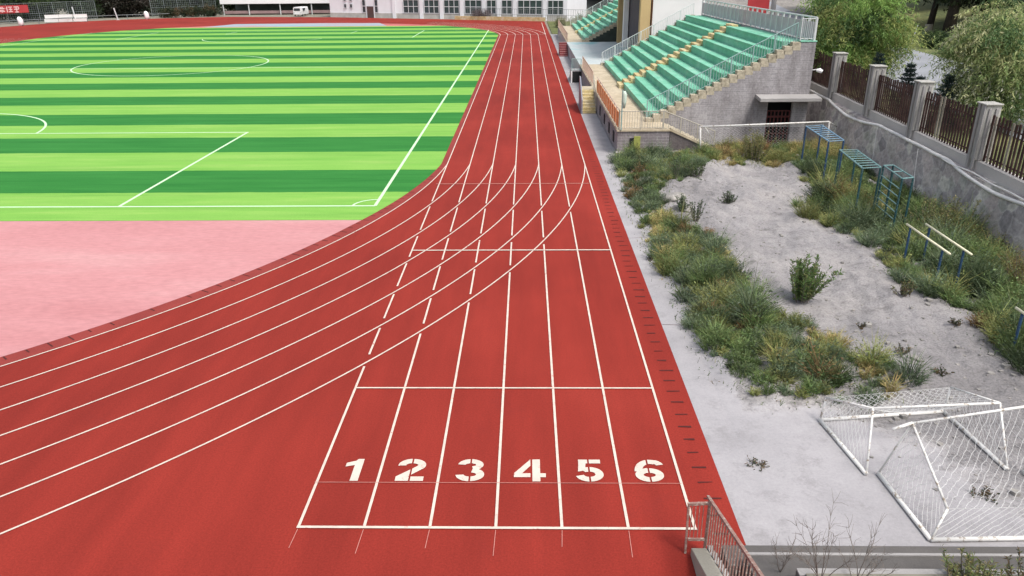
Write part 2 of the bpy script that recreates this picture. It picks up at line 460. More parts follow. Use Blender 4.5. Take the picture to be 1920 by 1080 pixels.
def obj(name, mb, mat, parent=None, smooth=False, bevel=0, sheet=False):
    me = bpy.data.meshes.new(name)
    off = wloc(parent) if parent is not None else Vector((0, 0, 0))
    me.from_pydata([tuple(Vector(v) - off) for v in mb.v], [], mb.f)
    bm = bmesh.new(); bm.from_mesh(me)
    bmesh.ops.recalc_face_normals(bm, faces=bm.faces[:])
    if sheet:
        for f in bm.faces:
            if f.normal.z < 0: f.normal_flip()
    bm.to_mesh(me); bm.free()
    if smooth:
        for p in me.polygons: p.use_smooth = True
    me.materials.append(mat if not isinstance(mat, str) else M[mat])
    o = bpy.data.objects.new(name, me); COL.objects.link(o)
    if parent is not None: o.parent = parent
    if bevel:
        b = o.modifiers.new('bevel', 'BEVEL'); b.width = bevel; b.segments = 2; b.limit_method = 'ANGLE'
    return o

def thing(name, label, cat, loc=(0, 0, 0), group=None):
    o = bpy.data.objects.new(name, None); COL.objects.link(o)
    o.location = loc; o.empty_display_size = .3
    o['label'] = label; o['category'] = cat
    if group: o['group'] = group
    return o

def tag(o, label, cat, group=None, kind=None):
    if label: o['label'] = label
    if cat: o['category'] = cat
    if group: o['group'] = group
    if kind: o['kind'] = kind
    return o

def struct(name, mb, mat, label=None, cat=None, parent=None, sheet=True):
    o = obj(name, mb, mat, parent, sheet=sheet)
    o['kind'] = 'structure'
    if parent is None:
        if label: o['label'] = label
        if cat: o['category'] = cat
    return o

def setlabel(o, l):
    o['label'] = l; return o

# ------------------------------------------------------------------ foliage helper (numpy)
def leafmesh(name, P, D, L, Wd, T, mat, parent=None, bend=None):
    """diamond leaves: base P, direction D (unit), length L, width Wd, tint T"""
    n = len(P)
    off = np.array(wloc(parent)) if parent is not None else np.zeros(3)
    rnd = rng.normal(size=(n, 3))
    S = np.cross(D, rnd); S /= np.linalg.norm(S, axis=1, keepdims=True) + 1e-9
    mid = P + D * (L * .45)[:, None]
    tip = P + D * L[:, None]
    if bend is not None:
        tip = tip + bend
    V = np.stack([P, mid + S * (Wd / 2)[:, None], tip, mid - S * (Wd / 2)[:, None]], 1).reshape(-1, 3) - off
    return rawmesh(name, V, np.arange(4 * n).reshape(n, 4), np.repeat(T, 4, 0), mat, parent)

def rawmesh(name, V, F, T, mat, parent=None):
    me = bpy.data.meshes.new(name)
    nv, nf, k = len(V), len(F), F.shape[1]
    me.vertices.add(nv); me.loops.add(nf * k); me.polygons.add(nf)
    me.vertices.foreach_set('co', V.astype(np.float32).ravel())
    me.loops.foreach_set('vertex_index', F.astype(np.int32).ravel())
    me.polygons.foreach_set('loop_start', np.arange(0, nf * k, k, dtype=np.int32))
    me.polygons.foreach_set('loop_total', np.full(nf, k, dtype=np.int32))
    me.update(calc_edges=True)
    a = me.color_attributes.new('tint', 'FLOAT_COLOR', 'POINT')
    c = np.ones((nv, 4), np.float32); c[:, :3] = T
    a.data.foreach_set('color', c.ravel())
    me.materials.append(M[mat])
    o = bpy.data.objects.new(name, me); COL.objects.link(o)
    if parent is not None: o.parent = parent
    return o

def unit(a):
    return a / (np.linalg.norm(a, axis=-1, keepdims=True) + 1e-9)

_ph = rng.uniform(0, 6.28, (8, 2)); _fr = rng.normal(size=(8, 2))
def lownoise(x, y, s):
    r = 0
    for i in range(8):
        r = r + np.sin(x * _fr[i, 0] * s * (1 + .35 * i) + _ph[i, 0]) * np.cos(y * _fr[i, 1] * s * (1 + .35 * i) + _ph[i, 1]) / (1 + .3 * i)
    return r / 2.2

def in_poly(x, y, poly):
    c = np.zeros(len(x), bool); n = len(poly)
    for i in range(n):
        x1, y1 = poly[i]; x2, y2 = poly[(i + 1) % n]
        cond = ((y1 > y) != (y2 > y)) & (x < (x2 - x1) * (y - y1) / (y2 - y1 + 1e-12) + x1)
        c ^= cond
    return c

# ------------------------------------------------------------------ setting
XC, YC1, YC2, R0 = -42.6, 43.0, 126.4, 0.0     # R0: lane line nearest the infield; XC + R0 = -3.94
XL0 = -4.24; LW = 1.22
struct('ground', MB().poly([(-900, -300, -.12), (900, -300, -.12), (900, 1500, -.12), (-900, 1500, -.12)]), 'ground')

SA, SB_, SN, SX = 43.5, 39.15, 2.1, -4.24 - 43.4      # flattened bend: half axes of lane line 0, exponent, centre x
def bend_y(x, d):
    u = min(1, abs(x - SX) / (SA + d))
    return (SB_ + d) * (1 - u ** SN) ** (1 / SN)
def bend(d, far=False, n=120, xr=None, ex=0.0):
    """bend line at offset d from the innermost lane line, from the right straight over to the left one"""
    xr = (XL0 + d) if xr is None else xr
    pts = []
    t0 = math.acos((abs(xr - SX) / (SA + d)) ** (SN / 2))
    t1 = math.acos((max(0, XC - SX) / (SA + d)) ** (SN / 2))
    for i in range(n + 1):
        t = t0 + (t1 - t0) * i / n
        q = d - ex * min(1, i / n * 5)
        x = SX + (SA + q) * math.cos(t) ** (2 / SN); v = (SB_ + q) * math.sin(t) ** (2 / SN)
        pts.append((x, v))
    pts = pts + [(2 * XC - x, v) for x, v in pts[::-1][1:]]
    return [(x, (YC2 + v) if far else (YC1 - v)) for x, v in pts]
def arc_loop(d, ex=0.0):
    return bend(d, True, ex=ex) + bend(d, False, ex=ex)[::-1]

trk = [(3.9, -30), (3.9, 100), (3.65, 164.3), (-13, 172.5), (-45, 187), (-72, 193), (-86, 189), (-95, 183.5), (-103, 175.5), (-107, 160), (-107, -30)]
track = struct('running_track', MB().prism([(x, y, -.11) for x, y in trk], (0, 0, .11)), 'track', 'red rubber running track with white lane lines around the green pitch', 'running track', sheet=False)

inner = arc_loop(-.33, .27)
# turf: the inner outline clipped at the two ends
YN, YF = 30.0, 153.2
def clip_y(pts, lo, hi):
    out = []
    n = len(pts)
    def cl(P, f, y):
        o = []
        for i in range(len(P)):
            a, b = P[i], P[(i + 1) % len(P)]
            ia, ib = f(a[1]), f(b[1])
            if ia: o.append(a)
            if ia != ib:
                t = (y - a[1]) / (b[1] - a[1]); o.append((a[0] + t * (b[0] - a[0]), y))
        return o
    return cl(cl(pts, lambda v: v >= lo, lo), lambda v: v <= hi, hi)
struct('football_turf', MB().poly([(x, y, .006) for x, y in clip_y(inner, YN, YF)]), 'turf', 'striped light and dark green artificial turf football pitch', 'football pitch')
struct('infield_apron', MB().poly([(x, y, .005) for x, y in clip_y(inner, -10, YN - .004)]), 'pink', 'faded pink rubber apron behind the near goal line', 'apron')
struct('far_apron', MB().poly([(x, y, .005) for x, y in clip_y([p for p in inner], YF + .004, 400) if True]), surf('far_red_rubber', (.40, .09, .085), (.50, .17, .15), big=.08, fine=1.5, fineamt=.15, c3=(.52, .28, .22), scale=(1, 2.5, 1)), 'faded red apron behind the far goal line', 'apron')
fa = [p for p in clip_y(inner, YF + 1.6, 162.2)]
fa = [(min(max(x, -64), -26), y) for x, y in fa]
struct('worn_court', MB().poly([(-63, YF + 1.2, .011), (-27, YF + 1.2, .011), (-30, 163.4, .011), (-42, 164.6, .011), (-60, 163.6, .011)]), 'farblue', 'pale blue worn court surface behind the far goal line', 'court')

def seg(mb, a, b, w, z):
    a, b = Vector((*a, 0)), Vector((*b, 0)); d = (b - a).normalized(); n = Vector((-d.y, d.x, 0)) * w / 2
    mb.poly([(p.x, p.y, z) for p in (a - n, b - n, b + n, a + n)])
def curve_strip(mb, r, t0, t1, yc, w, z, n=80, xc=XC):
    A = []; B = []
    for i in range(n + 1):
        t = t0 + (t1 - t0) * i / n
        A.append((xc + (r - w / 2) * math.cos(t), yc + (r - w / 2) * math.sin(t), z))
        B.append((xc + (r + w / 2) * math.cos(t), yc + (r + w / 2) * math.sin(t), z))
    mb.strip(A, B)

# drain strip beside the infield
mb = MB()
A = [(x, y, .004) for x, y in arc_loop(-.325, .27)]; B = [(x, y, .004) for x, y in arc_loop(-.03)]
mb.strip(A + A[:1], B + B[:1])
struct('drain_strip', mb, 'track_edge', parent=track)
mb = MB()
y = 10.0
while y < 46:
    l = random.uniform(.22, .35); x = 3.42 + random.uniform(-.03, .03)
    mb.poly([(x, y, .009), (x + l, y + random.uniform(-.03, .03), .009), (x + l, y + .05, .009), (x, y + .045, .009)])
    y += random.choice([.5, .55, .52])
o = struct('drain_slot', mb, 'slot', parent=track)
mb = MB()
pin, pout = bend(-.31, n=700, ex=.26), bend(-.08, n=700, ex=.1)
acc = 0
for (a, b), (c, d) in zip(zip(pin, pin[1:]), zip(pout, pout[1:])):
    if a[0] < -22: break
    acc += math.hypot(b[0] - a[0], b[1] - a[1])
    if acc > .52:
        acc = random.uniform(-.05, .05)
        if random.random() < .15: continue
        A_ = Vector((*a, .009)); n_ = (Vector((*c, .009)) - A_); t_ = (Vector((*b, .009)) - A_).normalized() * .045; f_ = random.uniform(.5, .95)
        mb.poly([A_, A_ + n_ * f_, A_ + n_ * f_ + t_, A_ + t_])
o = struct('drain_slot', mb, 'slot', parent=track)

# lane lines
YS = 11.16
def line_strip(mb, d, w, z, far):
    if far:
        A = bend(d - w / 2, True, xr=XL0 + d); B = bend(d + w / 2, True, xr=XL0 + d); m = [i for i, q in enumerate(A) if q[0] > -20]
        mb.strip([(*A[i], z) for i in m], [(*B[i], z) for i in m]); return
    mb.strip([(x, y, z) for x, y in bend(d - w / 2, far, xr=XL0 + d)], [(x, y, z) for x, y in bend(d + w / 2, far, xr=XL0 + d)])
for k in range(7):
    d = LW * k
    x = XL0 + d
    mb = MB()
    line_strip(mb, d, .048, .013, False)
    line_strip(mb, d, .10, .013, True)
    yn = YC1 - bend_y(x, d); yf = YC2 + bend_y(x, d)
    seg(mb, (x, yn), (x, yf), .052, .016)
    xl = 2 * XC - x
    seg(mb, (xl, yn), (xl, yf), .06, .016)
    struct('lane_line', mb, 'line', parent=track)
    # start straight, broken where the bend lines cross it
    cuts = []
    for j in range(k + 1, 7):
        yc = YC1 - bend_y(x, LW * j)
        if yc > YS: cuts.append((yc - .45, yc + .35) if yc > 26 else (yc - .22, yc + .45))
    cuts.sort()
    mb = MB(); y = YS
    for c0, c1 in cuts:
        if c0 > y: seg(mb, (x, y), (x, min(c0, yn)), .054, .018)
        y = max(y, c1)
    if y < yn: seg(mb, (x, y), (x, yn - .01), .054, .018)
    struct('start_line', mb, 'line', parent=track)
xr = XL0 + 6 * LW
mb = MB(); seg(mb, (xr, YC2 + bend_y(xr, 6 * LW) + .02), (3.02, 160), .09, .0165)
struct('lane_line', mb, 'line', parent=track)
for (y0, w, z, m, xa, xb) in ((YS, .062, .022, 'line', XL0 - .03, xr + .03), (16.24, .055, .022, 'line', XL0 - .02, xr), (26.24, .085, .022, 'line', XL0, xr), (129.5, .13, .022, 'line', XL0, xr), (35.7, .07, .022, 'faint', XL0 - .15, xr - .1), (12.49, .014, .022, 'faint', XL0 - .05, xr)):
    mb = MB(); seg(mb, (xa, y0), (xb, y0), w, z); struct('cross_line', mb, m, parent=track)
mb = MB()
for k in range(6):
    seg(mb, (XL0 + LW * k + .0, YS - .05), (XL0 + LW * k - .02, YS - random.uniform(.45, .8)), .012, .012)
struct('chalk_mark', mb, 'faint', parent=track)

# lane numbers: stencil digits
def glyph_mesh(d):
    """list of bmesh-free polygons in unit glyph space (w about 1, h 1.4)"""
    polys = []
    def arc(cx, cy, rx, ry, a0, a1, t, n=22):
        A = []; B = []
        for i in range(n + 1):
            a = R(a0 + (a1 - a0) * i / n)
            A.append((cx + (rx - t / 2) * math.cos(a), cy + (ry - t / 2) * math.sin(a)))
            B.append((cx + (rx + t / 2) * math.cos(a), cy + (ry + t / 2) * math.sin(a)))
        for i in range(n):
            polys.append([A[i], A[i + 1], B[i + 1], B[i]])
    t = .29
    if d == 1:
        polys += [[(-.02, 0), (.27, 0), (.27, 1.4), (.05, 1.4), (-.02, 1.28)], [(-.02, 1.28), (-.34, 1.14), (-.34, .9), (-.02, 1.0)]]
    elif d == 2:
        arc(0, 1.0, .36, .265, 185, -38, t)
        polys += [[(.18, .72), (.40, .94), (-.05, .28), (-.5, .28)][0:0] or [(.395, .755), (-.08, .27), (-.50, .27), (.19, .93)]]
        polys += [[(-.5, 0), (.5, 0), (.5, .27), (-.5, .27)]]
    elif d == 3:
        arc(0, 1.03, .33, .235, 175, -75, t * .94)
        arc(0, .41, .37, .27, 80, -175, t)
    elif d == 4:
        polys += [[(.10, 0), (.38, 0), (.38, 1.4), (.10, 1.4)], [(.38, .26), (.58, .26), (.58, .5), (.38, .5)],
                  [(-.56, .26), (.03, .26), (.03, .5), (-.56, .5)], [(-.56, .5), (-.27, .5), (.03, .98), (.03, 1.4)]]
    elif d == 5:
        polys += [[(-.36, 1.15), (.44, 1.15), (.44, 1.4), (-.36, 1.4)], [(-.40, .62), (-.14, .70), (-.10, 1.15), (-.36, 1.15)]]
        arc(0, .45, .36, .31, 128, -165, t)
    elif d == 6:
        arc(0, .42, .36, .28, 180, -180, t, 36)
        arc(.10, .62, .47, .64, 178, 70, t * .95)
        arc(.17, 1.0, .28, .26, 72, 12, t * .9, 10)
    return polys
DW, DH = .57, .74
for d in range(1, 7):
    bm = bmesh.new()
    cx = XL0 + LW * (d - 1) + LW / 2 + (.02 if d > 1 else .05)
    for i, pl in enumerate(glyph_mesh(d)):
        z = .012 + .0004 * (i % 9)
        f = bm.faces.new([bm.verts.new((px * DW, py * DH / 1.4, z)) for px, py in pl])
    if d in (2, 3, 5, 6):
        bm2 = bm.copy()
        for b_, sgn in ((bm, 1), (bm2, -1)):
            g = b_.verts[:] + b_.edges[:] + b_.faces[:]
            bmesh.ops.bisect_plane(b_, geom=g, plane_co=(.018 * sgn, 0, 0), plane_no=(sgn, 0, 0), clear_inner=True)
        me2 = bpy.data.meshes.new('tmp'); bm2.to_mesh(me2); bm.from_mesh(me2); bpy.data.meshes.remove(me2); bm2.free()
    for f in bm.faces:
        f.normal_update()
        if f.normal.z < 0: f.normal_flip()
    me = bpy.data.meshes.new('lane_number'); bm.to_mesh(me); bm.free()
    me.materials.append(M['line'])
    o = bpy.data.objects.new('lane_number', me); COL.objects.link(o)
    o.location = (cx, 12.55, 0); o.parent = track; o['kind'] = 'structure'
    o['label'] = 'white stencil number %d painted in its lane' % d

# football markings
turf = bpy.data.objects['football_turf']
XT1, XT0, YG0, YG1 = -6.68, -77.6, 32.05, 136.6 + .4
XMID = -41.6
mb = MB()
Z = .012
for a, b in (((XT1, YG0), (XT1, YG1 + 4)), ((XT0, YG0), (XT0, YG1 + 4)), ((XT0, YG0), (XT1, YG0)), ((XT0, 85.4), (XT1, 85.4))):
    seg(mb, a, b, .15, Z); Z += .0006
struct('pitch_line', mb, 'turfline', parent=turf)
mb = MB(); seg(mb, (XT0, 141.0), (XT1, 141.0), .14, .0118)
for xa in (-18.1, -65.6):
    seg(mb, (xa, YG0 + .07), (xa, 48.9), .15, .0115); seg(mb, (xa, 125.6), (xa, 140.9), .15, .0115)
seg(mb, (-65.6, 48.9), (-18.03, 48.9), .15, .0125); seg(mb, (-65.6, 125.6), (-18.1, 125.6), .15, .0125)
for xa in (-30, -51.5):
    seg(mb, (xa, 135.4), (xa, 140.9), .12, .0115)
seg(mb, (-51.5, 135.4), (-30, 135.4), .08, .0125)
struct('pitch_line', mb, 'turfline', parent=turf)
mb = MB(); curve_strip(mb, 10.4, 0, 2 * PI, 89.2, .16, .0145, 120, -40.4); struct('centre_circle', mb, 'turfline', parent=turf)
mb = MB(); curve_strip(mb, 10, R(12), R(168), 46.9, .15, .0135, 60, -41.8); curve_strip(mb, 10, R(-162), R(-18), 128, .15, .0135, 60, -41.8)
curve_strip(mb, 1.0, R(92), R(178), YG0, .1, .0135, 16, XT1)
struct('pitch_arc', mb, 'turfline', parent=turf)

# concrete walkway and plaza
WV = np.array([(3.903, 8.0, -.004), (4.9, 8.0, -.004), (4.9, 15.6, -.004), (4.70, 17, -.004), (4.70, 39, -.004), (5.02, 42, -.004), (5.02, 130, -.004), (3.905, 130, -.004)])
o = rawmesh('walkway', WV, np.arange(8)[None, :], np.full((8, 3), 1.5), 'dirt')
tag(o, 'pale concrete walkway strip beside the track widening at the near end', 'walkway', kind='structure')
mb = MB()
for (x0, y0, x1, y1) in ((3.92, 27.6, 4.62, 27.7), (3.92, 19.9, 4.62, 19.85), (3.95, 34.2, 4.62, 34.3)):
    seg(mb, (x0, y0), (x1, y1), .015, .004)
struct('expansion_joint', mb, 'slot', parent=bpy.data.objects['walkway'])

# grey dirt lot: real mounds
def dirt_h(x, y):
    ex = np.minimum(np.clip((x - 4.7) / 1.2, 0, 1), np.clip((17.3 - x) / 1.0, 0, 1))
    ey = np.minimum(np.clip((y - 15.0) / 2.0, 0, 1), np.clip((43.9 - y) / 1.5, 0, 1))
    e = ex * ey
    h = .18 + .22 * lownoise(x, y, .55) + .10 * lownoise(x + 31, y - 7, 1.7) + .045 * lownoise(x * 2 + 5, y * 1.3, 3.6)
    return np.maximum(h, .015) * e + .006
gx = np.arange(4.62, 17.41, .085); gy = np.arange(9.0, 44.01, .1)
X, Y = np.meshgrid(gx, gy)
Zh = dirt_h(X, Y) - .0095 * (X < 4.7) + rng.normal(0, .006, X.shape) * (Y > 15.4) * (X > 5)
V = np.stack([X, Y, Zh], -1).reshape(-1, 3)
nx = len(gx); i = np.arange((len(gy) - 1) * nx).reshape(-1, nx)[:, :-1].ravel()
F = np.stack([i, i + 1, i + nx + 1, i + nx], 1)
cx_, cy_ = V[:, 0], V[:, 1]
conc = np.clip((16.1 - cy_ - .30 * np.maximum(0, cx_ - 6.5)) / 1.4, 0, 1.35) * np.clip(1.25 - (cx_ - 6.6 - .3 * (13 - cy_)) / 2.6, .12, 1)
conc = np.maximum(conc, np.clip((5.25 - cx_) / .5, 0, 1), np.zeros_like(cx_)) if False else np.maximum(conc, np.clip((5.3 - cx_) / .45, 0, 1.5))
dl = rawmesh('dirt_lot', V, F, np.repeat(conc[:, None], 3, 1), 'dirt')
for p in dl.data.polygons: p.use_smooth = True
tag(dl, 'bumpy grey dirt lot between the walkway and the stone wall', 'dirt lot', kind='structure')

# upper terrace, road, hills
def up_h(x, y):
    base = 2.02 + .026 * np.clip(y - 26.6, -30, 50)
    hill = .16 * np.clip(x - 43, 0, 60) + .05 * np.clip(x - 60, 0, 100)
    back = np.clip((y - 86) / 60, 0, 1) * np.clip((x - 17) / 8, 0, 1) * 5.0
    return base + hill + back + .12 * lownoise(x, y, .3) * np.clip((x - 33) / 4, 0, 1)
gx = np.concatenate([[17.62], np.arange(18.5, 60, 1.2), np.arange(60, 240, 8)]); gy = np.concatenate([np.arange(-40, 120, 1.5), np.arange(120, 420, 8)])
X, Y = np.meshgrid(gx, gy)
V = np.stack([X, Y, up_h(X, Y)], -1).reshape(-1, 3)
nx = len(gx); i = np.arange((len(gy) - 1) * nx).reshape(-1, nx)[:, :-1].ravel()
F = np.stack([i, i + 1, i + nx + 1, i + nx], 1)
hl = rawmesh('hillside', V, F, np.repeat(np.clip((V[:, 1:2] - 74 - 3 * np.maximum(0, V[:, :1] - 29)) / 8, 0, 1), 3, 1), 'hillmix')
for p in hl.data.polygons: p.use_smooth = True
tag(hl, 'grassy hillside rising behind the stone wall', 'hillside', kind='structure')
mb = MB(); A = []; B = []
for y in np.arange(-20, 118, 2.0):
    sh = .0012 * max(0, y - 55) ** 2
    A.append((22.3 + sh * .4, y, float(up_h(np.array(22.5), np.array(y))) + .06)); B.append((32.4 + sh * .2, y, float(up_h(np.array(32.4), np.array(y))) + .06))
mb.strip(A, B); struct('road', mb, 'road', 'grey concrete road behind the perimeter fence', 'road')

# ------------------------------------------------------------------ grandstands
def slope_rail(mb, p, q, h=1.0, gap=.13, r=.022, pr=.009, posts=6, drop=0):
    p, q = Vector(p), Vector(q); up = Vector((0, 0, h))
    mb.tube([p + up, q + up], r, 6); mb.tube([p + Vector((0, 0, .1)), q + Vector((0, 0, .1))], r * .7, 5)
    L = (q - p).length; n = max(1, int(L / gap))
    for i in range(n + 1):
        c = p.lerp(q, i / n)
        mb.bar(c + Vector((0, 0, .1)), c + up, pr * 2)
    for i in range(posts + 1):
        c = p.lerp(q, i / posts)
        mb.bar(c - Vector((0, 0, drop)), c + up, r * 2.1)

def stand(root, y0, y1, aisles, x0=7.25, z0=1.36, xt=15.2, zt=5.72, n=10, wall=True):
    dx = (xt - x0) / n; dz = (zt - z0) / n
    ew = .5
    ys = [y0 + ew] + [v for a in aisles for v in a] + [y1 - ew]
    for b in range(0, len(ys), 2):
        ya, yb = ys[b], ys[b + 1]
        for i in range(n):
            xa = x0 + dx * i; zc = z0 + dz * (i + 1)
            xb = xa + dx if i < n - 1 else 15.92
            mb = MB()
            mb.box(xa - .05, xa + .33, ya + .003, yb - .003, zc - .07, zc)          # seat nosing
            mb.box(xa, xa + .28, ya, yb, zc - dz - .12, zc - .072)                  # riser
            mb.box(xa + .332, xb + .02, ya, yb, zc - .2, zc - .055)                  # tread
            obj('seating_tier', mb, 'green_tier', root)
    # stepped aisles and edges
    def steps(ya, yb, mat, name, half=2, lift=0.0):
        mb = MB(); m = n * half
        for i in range(m):
            xa = x0 - .35 + (xt - x0 + .35) * i / m; xb = x0 - .35 + (xt - x0 + .35) * (i + 1) / m
            zc = z0 + (zt - z0) * (i + 1) / m + lift
            j = random.uniform(-.015, .015)
            mb.box(xa, xb + .06, ya + .004, yb - .004, zc - .45, zc + j)
        return obj(name, mb, mat, root, bevel=.015)
    for a in aisles: steps(a[0], a[1], 'yellowstep', 'aisle_steps', lift=.07)
    steps(y0, y0 + ew, 'stonestep', 'edge_steps'); steps(y1 - ew, y1, 'stonestep', 'edge_steps')
    # soffit / closing slab under the tiers
    mb = MB().prism([(x0 + .1, y0 + .31, z0 - .2), (xt + .5, y0 + .31, zt - .32), (xt + .5, y0 + .31, zt - .55), (x0 + .1, y0 + .31, z0 - .5)], (0, y1 - y0 - .62, 0))
    obj('sloping_slab', mb, 'parapet', root)
    mb = MB().box(15.93, 16.08, y0, y1, 0, zt + .02)
    obj('rear_wall', mb, 'brick', root)
    for yy in (y0 + .06, y1 - .06):
        mb = MB()
        slope_rail(mb, (x0 - .25, yy + (.35 if yy == y0 + .06 else -.35), z0 + .15), (xt - .1, yy + (.35 if yy == y0 + .06 else -.35), zt), 1.0, gap=.17, posts=7, r=.03, pr=.013)
        obj('railing', mb, 'railgrey' if yy < y0 + 1 else 'railwhite', root)

ST = thing('grandstand', 'green tiered grandstand with grey brick side wall and barred door, nearer the camera', 'grandstand', (11, 44.3, 0))
SY0, SY1 = 44.3, 73.5
stand(ST, SY0, SY1, [(57.9, 59.7)])
# platform
obj('platform', MB().box(5.04, 7.9, 42.05, 73.9, -.1, 1.27), 'brickpale', ST)
obj('platform_floor', MB().box(4.98, 7.95, 41.98, 73.95, 1.272, 1.36), 'cream', ST)
for yv in (43.6, 46.2, 49.2, 52.3):
    obj('vent', MB().box(5.0, 5.06, yv, yv + .55, .35, .95), 'dark', ST)
obj('foot_block', MB().box(4.95, 5.5, 41.7, 42.045, -.05, .16), 'wall_lav', ST, bevel=.02)
obj('low_door', MB().box(5.95, 6.3, 41.95, 42.045, 0, 1.0), paint('yellow_green_door', (.36, .38, .10), var=.3), ST)
obj('dark_gap', MB().box(5.72, 5.945, 41.99, 42.045, .25, .9), 'dark', ST)
# side wall with door opening
DX0, DX1, DZ = 13.82, 15.25, 2.45
zl = lambda x: 1.36 + (5.72 - 1.36) * (x - 6.9) / (15.2 - 6.9) - .08
mb = MB()
def wallpoly(pts): mb.prism([(x, SY0 + .01, z) for x, z in pts], (0, .29, 0))
wallpoly([(6.75, 0), (DX0, 0), (DX0, zl(DX0) - .08), (6.9, 1.2)])
wallpoly([(DX0, DZ), (DX1, DZ), (DX1, 5.66), (15.2, 5.64), (DX0, zl(DX0) - .08)])
wallpoly([(DX1, 0), (16.085, 0), (16.085, 5.72), (DX1, 5.68)])
obj('side_wall', mb, 'brick', ST)
obj('top_coping', MB().box(15.22, 16.12, SY0 - .02, SY0 + .6, 5.725, 5.79), 'green_tier', ST)
obj('canopy', MB().prism([(13.05, 43.25, 2.62), (16.45, 43.25, 2.62), (16.45, SY0, 2.70), (13.05, SY0, 2.70)], (0, 0, .2)), 'edge', ST, bevel=.02)
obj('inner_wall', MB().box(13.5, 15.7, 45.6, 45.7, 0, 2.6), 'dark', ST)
dr = MB().box(DX0, DX1, SY0 + .16, SY0 + .2, 1.55, 1.65)
for i in range(7):
    xx = DX0 + .08 + (DX1 - DX0 - .16) * i / 6
    dr.bar((xx, SY0 + .18, .05), (xx, SY0 + .18, 1.95), .06)
for zz in (.12, .6, 1.1, 1.9):
    dr.box(DX0 + .02, DX1 - .02, SY0 + .16, SY0 + .2, zz, zz + .06)
obj('barred_door', dr, 'doorred', ST)
# stairs down along the side wall
mb = MB()
for i in range(9):
    mb.box(7.9 + i * .29, 7.9 + (i + 1) * .29 + .02, 42.36, 44.25, 0, 1.27 - i * .14)
obj('side_stairs', mb, 'stonestep', ST)
obj('stair_flank', MB().prism([(7.452, 42.06, 0), (7.9, 42.06, 0), (10.5, 42.06, 0), (10.45, 42.06, .12), (7.95, 42.06, 1.27), (7.452, 42.06, 1.27)][1:5], (0, .28, 0)), 'brickdark', ST)
obj('stair_kerb', MB().prism([(7.95, 42.0, 1.272), (10.6, 42.0, .08), (10.6, 42.0, .2), (7.95, 42.0, 1.42)], (0, .36, 0)), 'cream', ST)
mb = MB(); slope_rail(mb, (7.55, 42.12, 1.36), (10.4, 42.12, .25), 1.0, gap=.14, posts=3, r=.028); obj('railing', mb, 'railtan', ST)
mb = MB(); slope_rail(mb, (5.1, 42.06, 1.36), (7.5, 42.06, 1.36), 1.0, gap=.14, posts=2, r=.024, pr=.010); obj('railing', mb, 'railtan', ST)
# front orange panels, then bare rail
pn = MB(); fr = MB()
for i in range(11):
    ya = 42.15 + i * 1.28
    pn.box(5.055, 5.085, ya + .2, ya + 1.08, 1.46, 2.26)
    fr.bar((5.09, ya, 1.36), (5.09, ya, 2.42), .05)
fr.tube([(5.09, 42.1, 2.42), (5.09, 56.3, 2.42)], .03, 6); fr.tube([(5.06, 42.1, 1.44), (5.06, 56.3, 1.44)], .02, 6)
obj('front_panel', pn, 'orange', ST); obj('front_rail', fr, 'railpink', ST)
mb = MB(); slope_rail(mb, (5.09, 59.9, 1.36), (5.09, 71.4, 1.36), 1.0, gap=.16, posts=8, r=.026, pr=.012); obj('front_rail', mb, 'railpink', ST)
# rear railing
mb = MB(); slope_rail(mb, (15.98, SY0 + .1, 5.74), (15.98, SY1, 5.74), 1.25, gap=1.15, posts=25, r=.05, pr=.03)
pn = MB().box(15.93, 15.95, SY0 + .15, SY1, 5.86, 6.72)
obj('rear_rail', mb, 'railwhite', ST)
mb = MB(); slope_rail(mb, (15.2, SY0 + .08, 5.79), (16.0, SY0 + .08, 5.79), 1.15, gap=.1, posts=1); obj('railing', mb, 'railwhite', ST)
obj('rear_mesh', MB().box(15.96, 15.97, SY0 + .15, SY1, 5.86, 6.75), paint('grey_lilac_sheet', (.52, .45, .50), var=.3, scale=1.2), ST)
# steps up from the walkway: yellow flight with landing
YSt = thing('stair_flight', 'yellow ochre steps rising from the walkway to the platform', 'stairs', (4.5, 55.2, 0))
mb = MB()
for i in range(7):
    mb.box(4.02, 4.975, 55.2 + i * .36, 55.2 + (i + 1) * .36 + .01, 0, .19 * (i + 1))
obj('step_treads', mb, 'yellowstep', YSt, bevel=.012)
obj('landing', MB().box(4.02, 4.975, 57.74, 59.3, 0, 1.36), 'cream', YSt)
mb = MB().prism([(3.93, 55.0, 0), (3.93, 58.2, 0), (3.93, 58.2, 2.25), (3.93, 57.6, 2.3), (3.93, 55.1, .95)], (.08, 0, 0))
obj('side_panel', mb, paint('grey_blue_sheet_metal', (.24, .25, .30), rough=.4), YSt)
mb = MB(); slope_rail(mb, (4.96, 57.8, 1.36), (4.96, 55.1, .2), 1.0, gap=.3, posts=3); obj('railing', mb, 'railtan', YSt)
PB = thing('stair_block', 'landing block with dark front and grey railing beside the platform wall', 'stairs', (4.6, 71.6, 0))
obj('landing', MB().box(4.12, 4.975, 71.66, 73.4, 0, 1.05), 'wall_lav', PB)
obj('dark_front', MB().box(4.2, 4.97, 71.6, 71.655, .03, .98), 'dark', PB)
obj('white_post', MB().box(4.07, 4.18, 71.52, 71.6, 0, 1.05), 'white', PB)
mb = MB()
for i in range(6): mb.box(4.14, 4.97, 73.402 + i * .36, 73.402 + (i + 1) * .36, 0, 1.05 - .17 * (i + 1) + .1)
obj('step_treads', mb, 'stonestep', PB)
mb = MB(); slope_rail(mb, (4.14, 71.62, 1.05), (4.97, 71.62, 1.05), 1.05, gap=.1, posts=1, r=.03, pr=.012); obj('railing', mb, 'railgrey', PB)
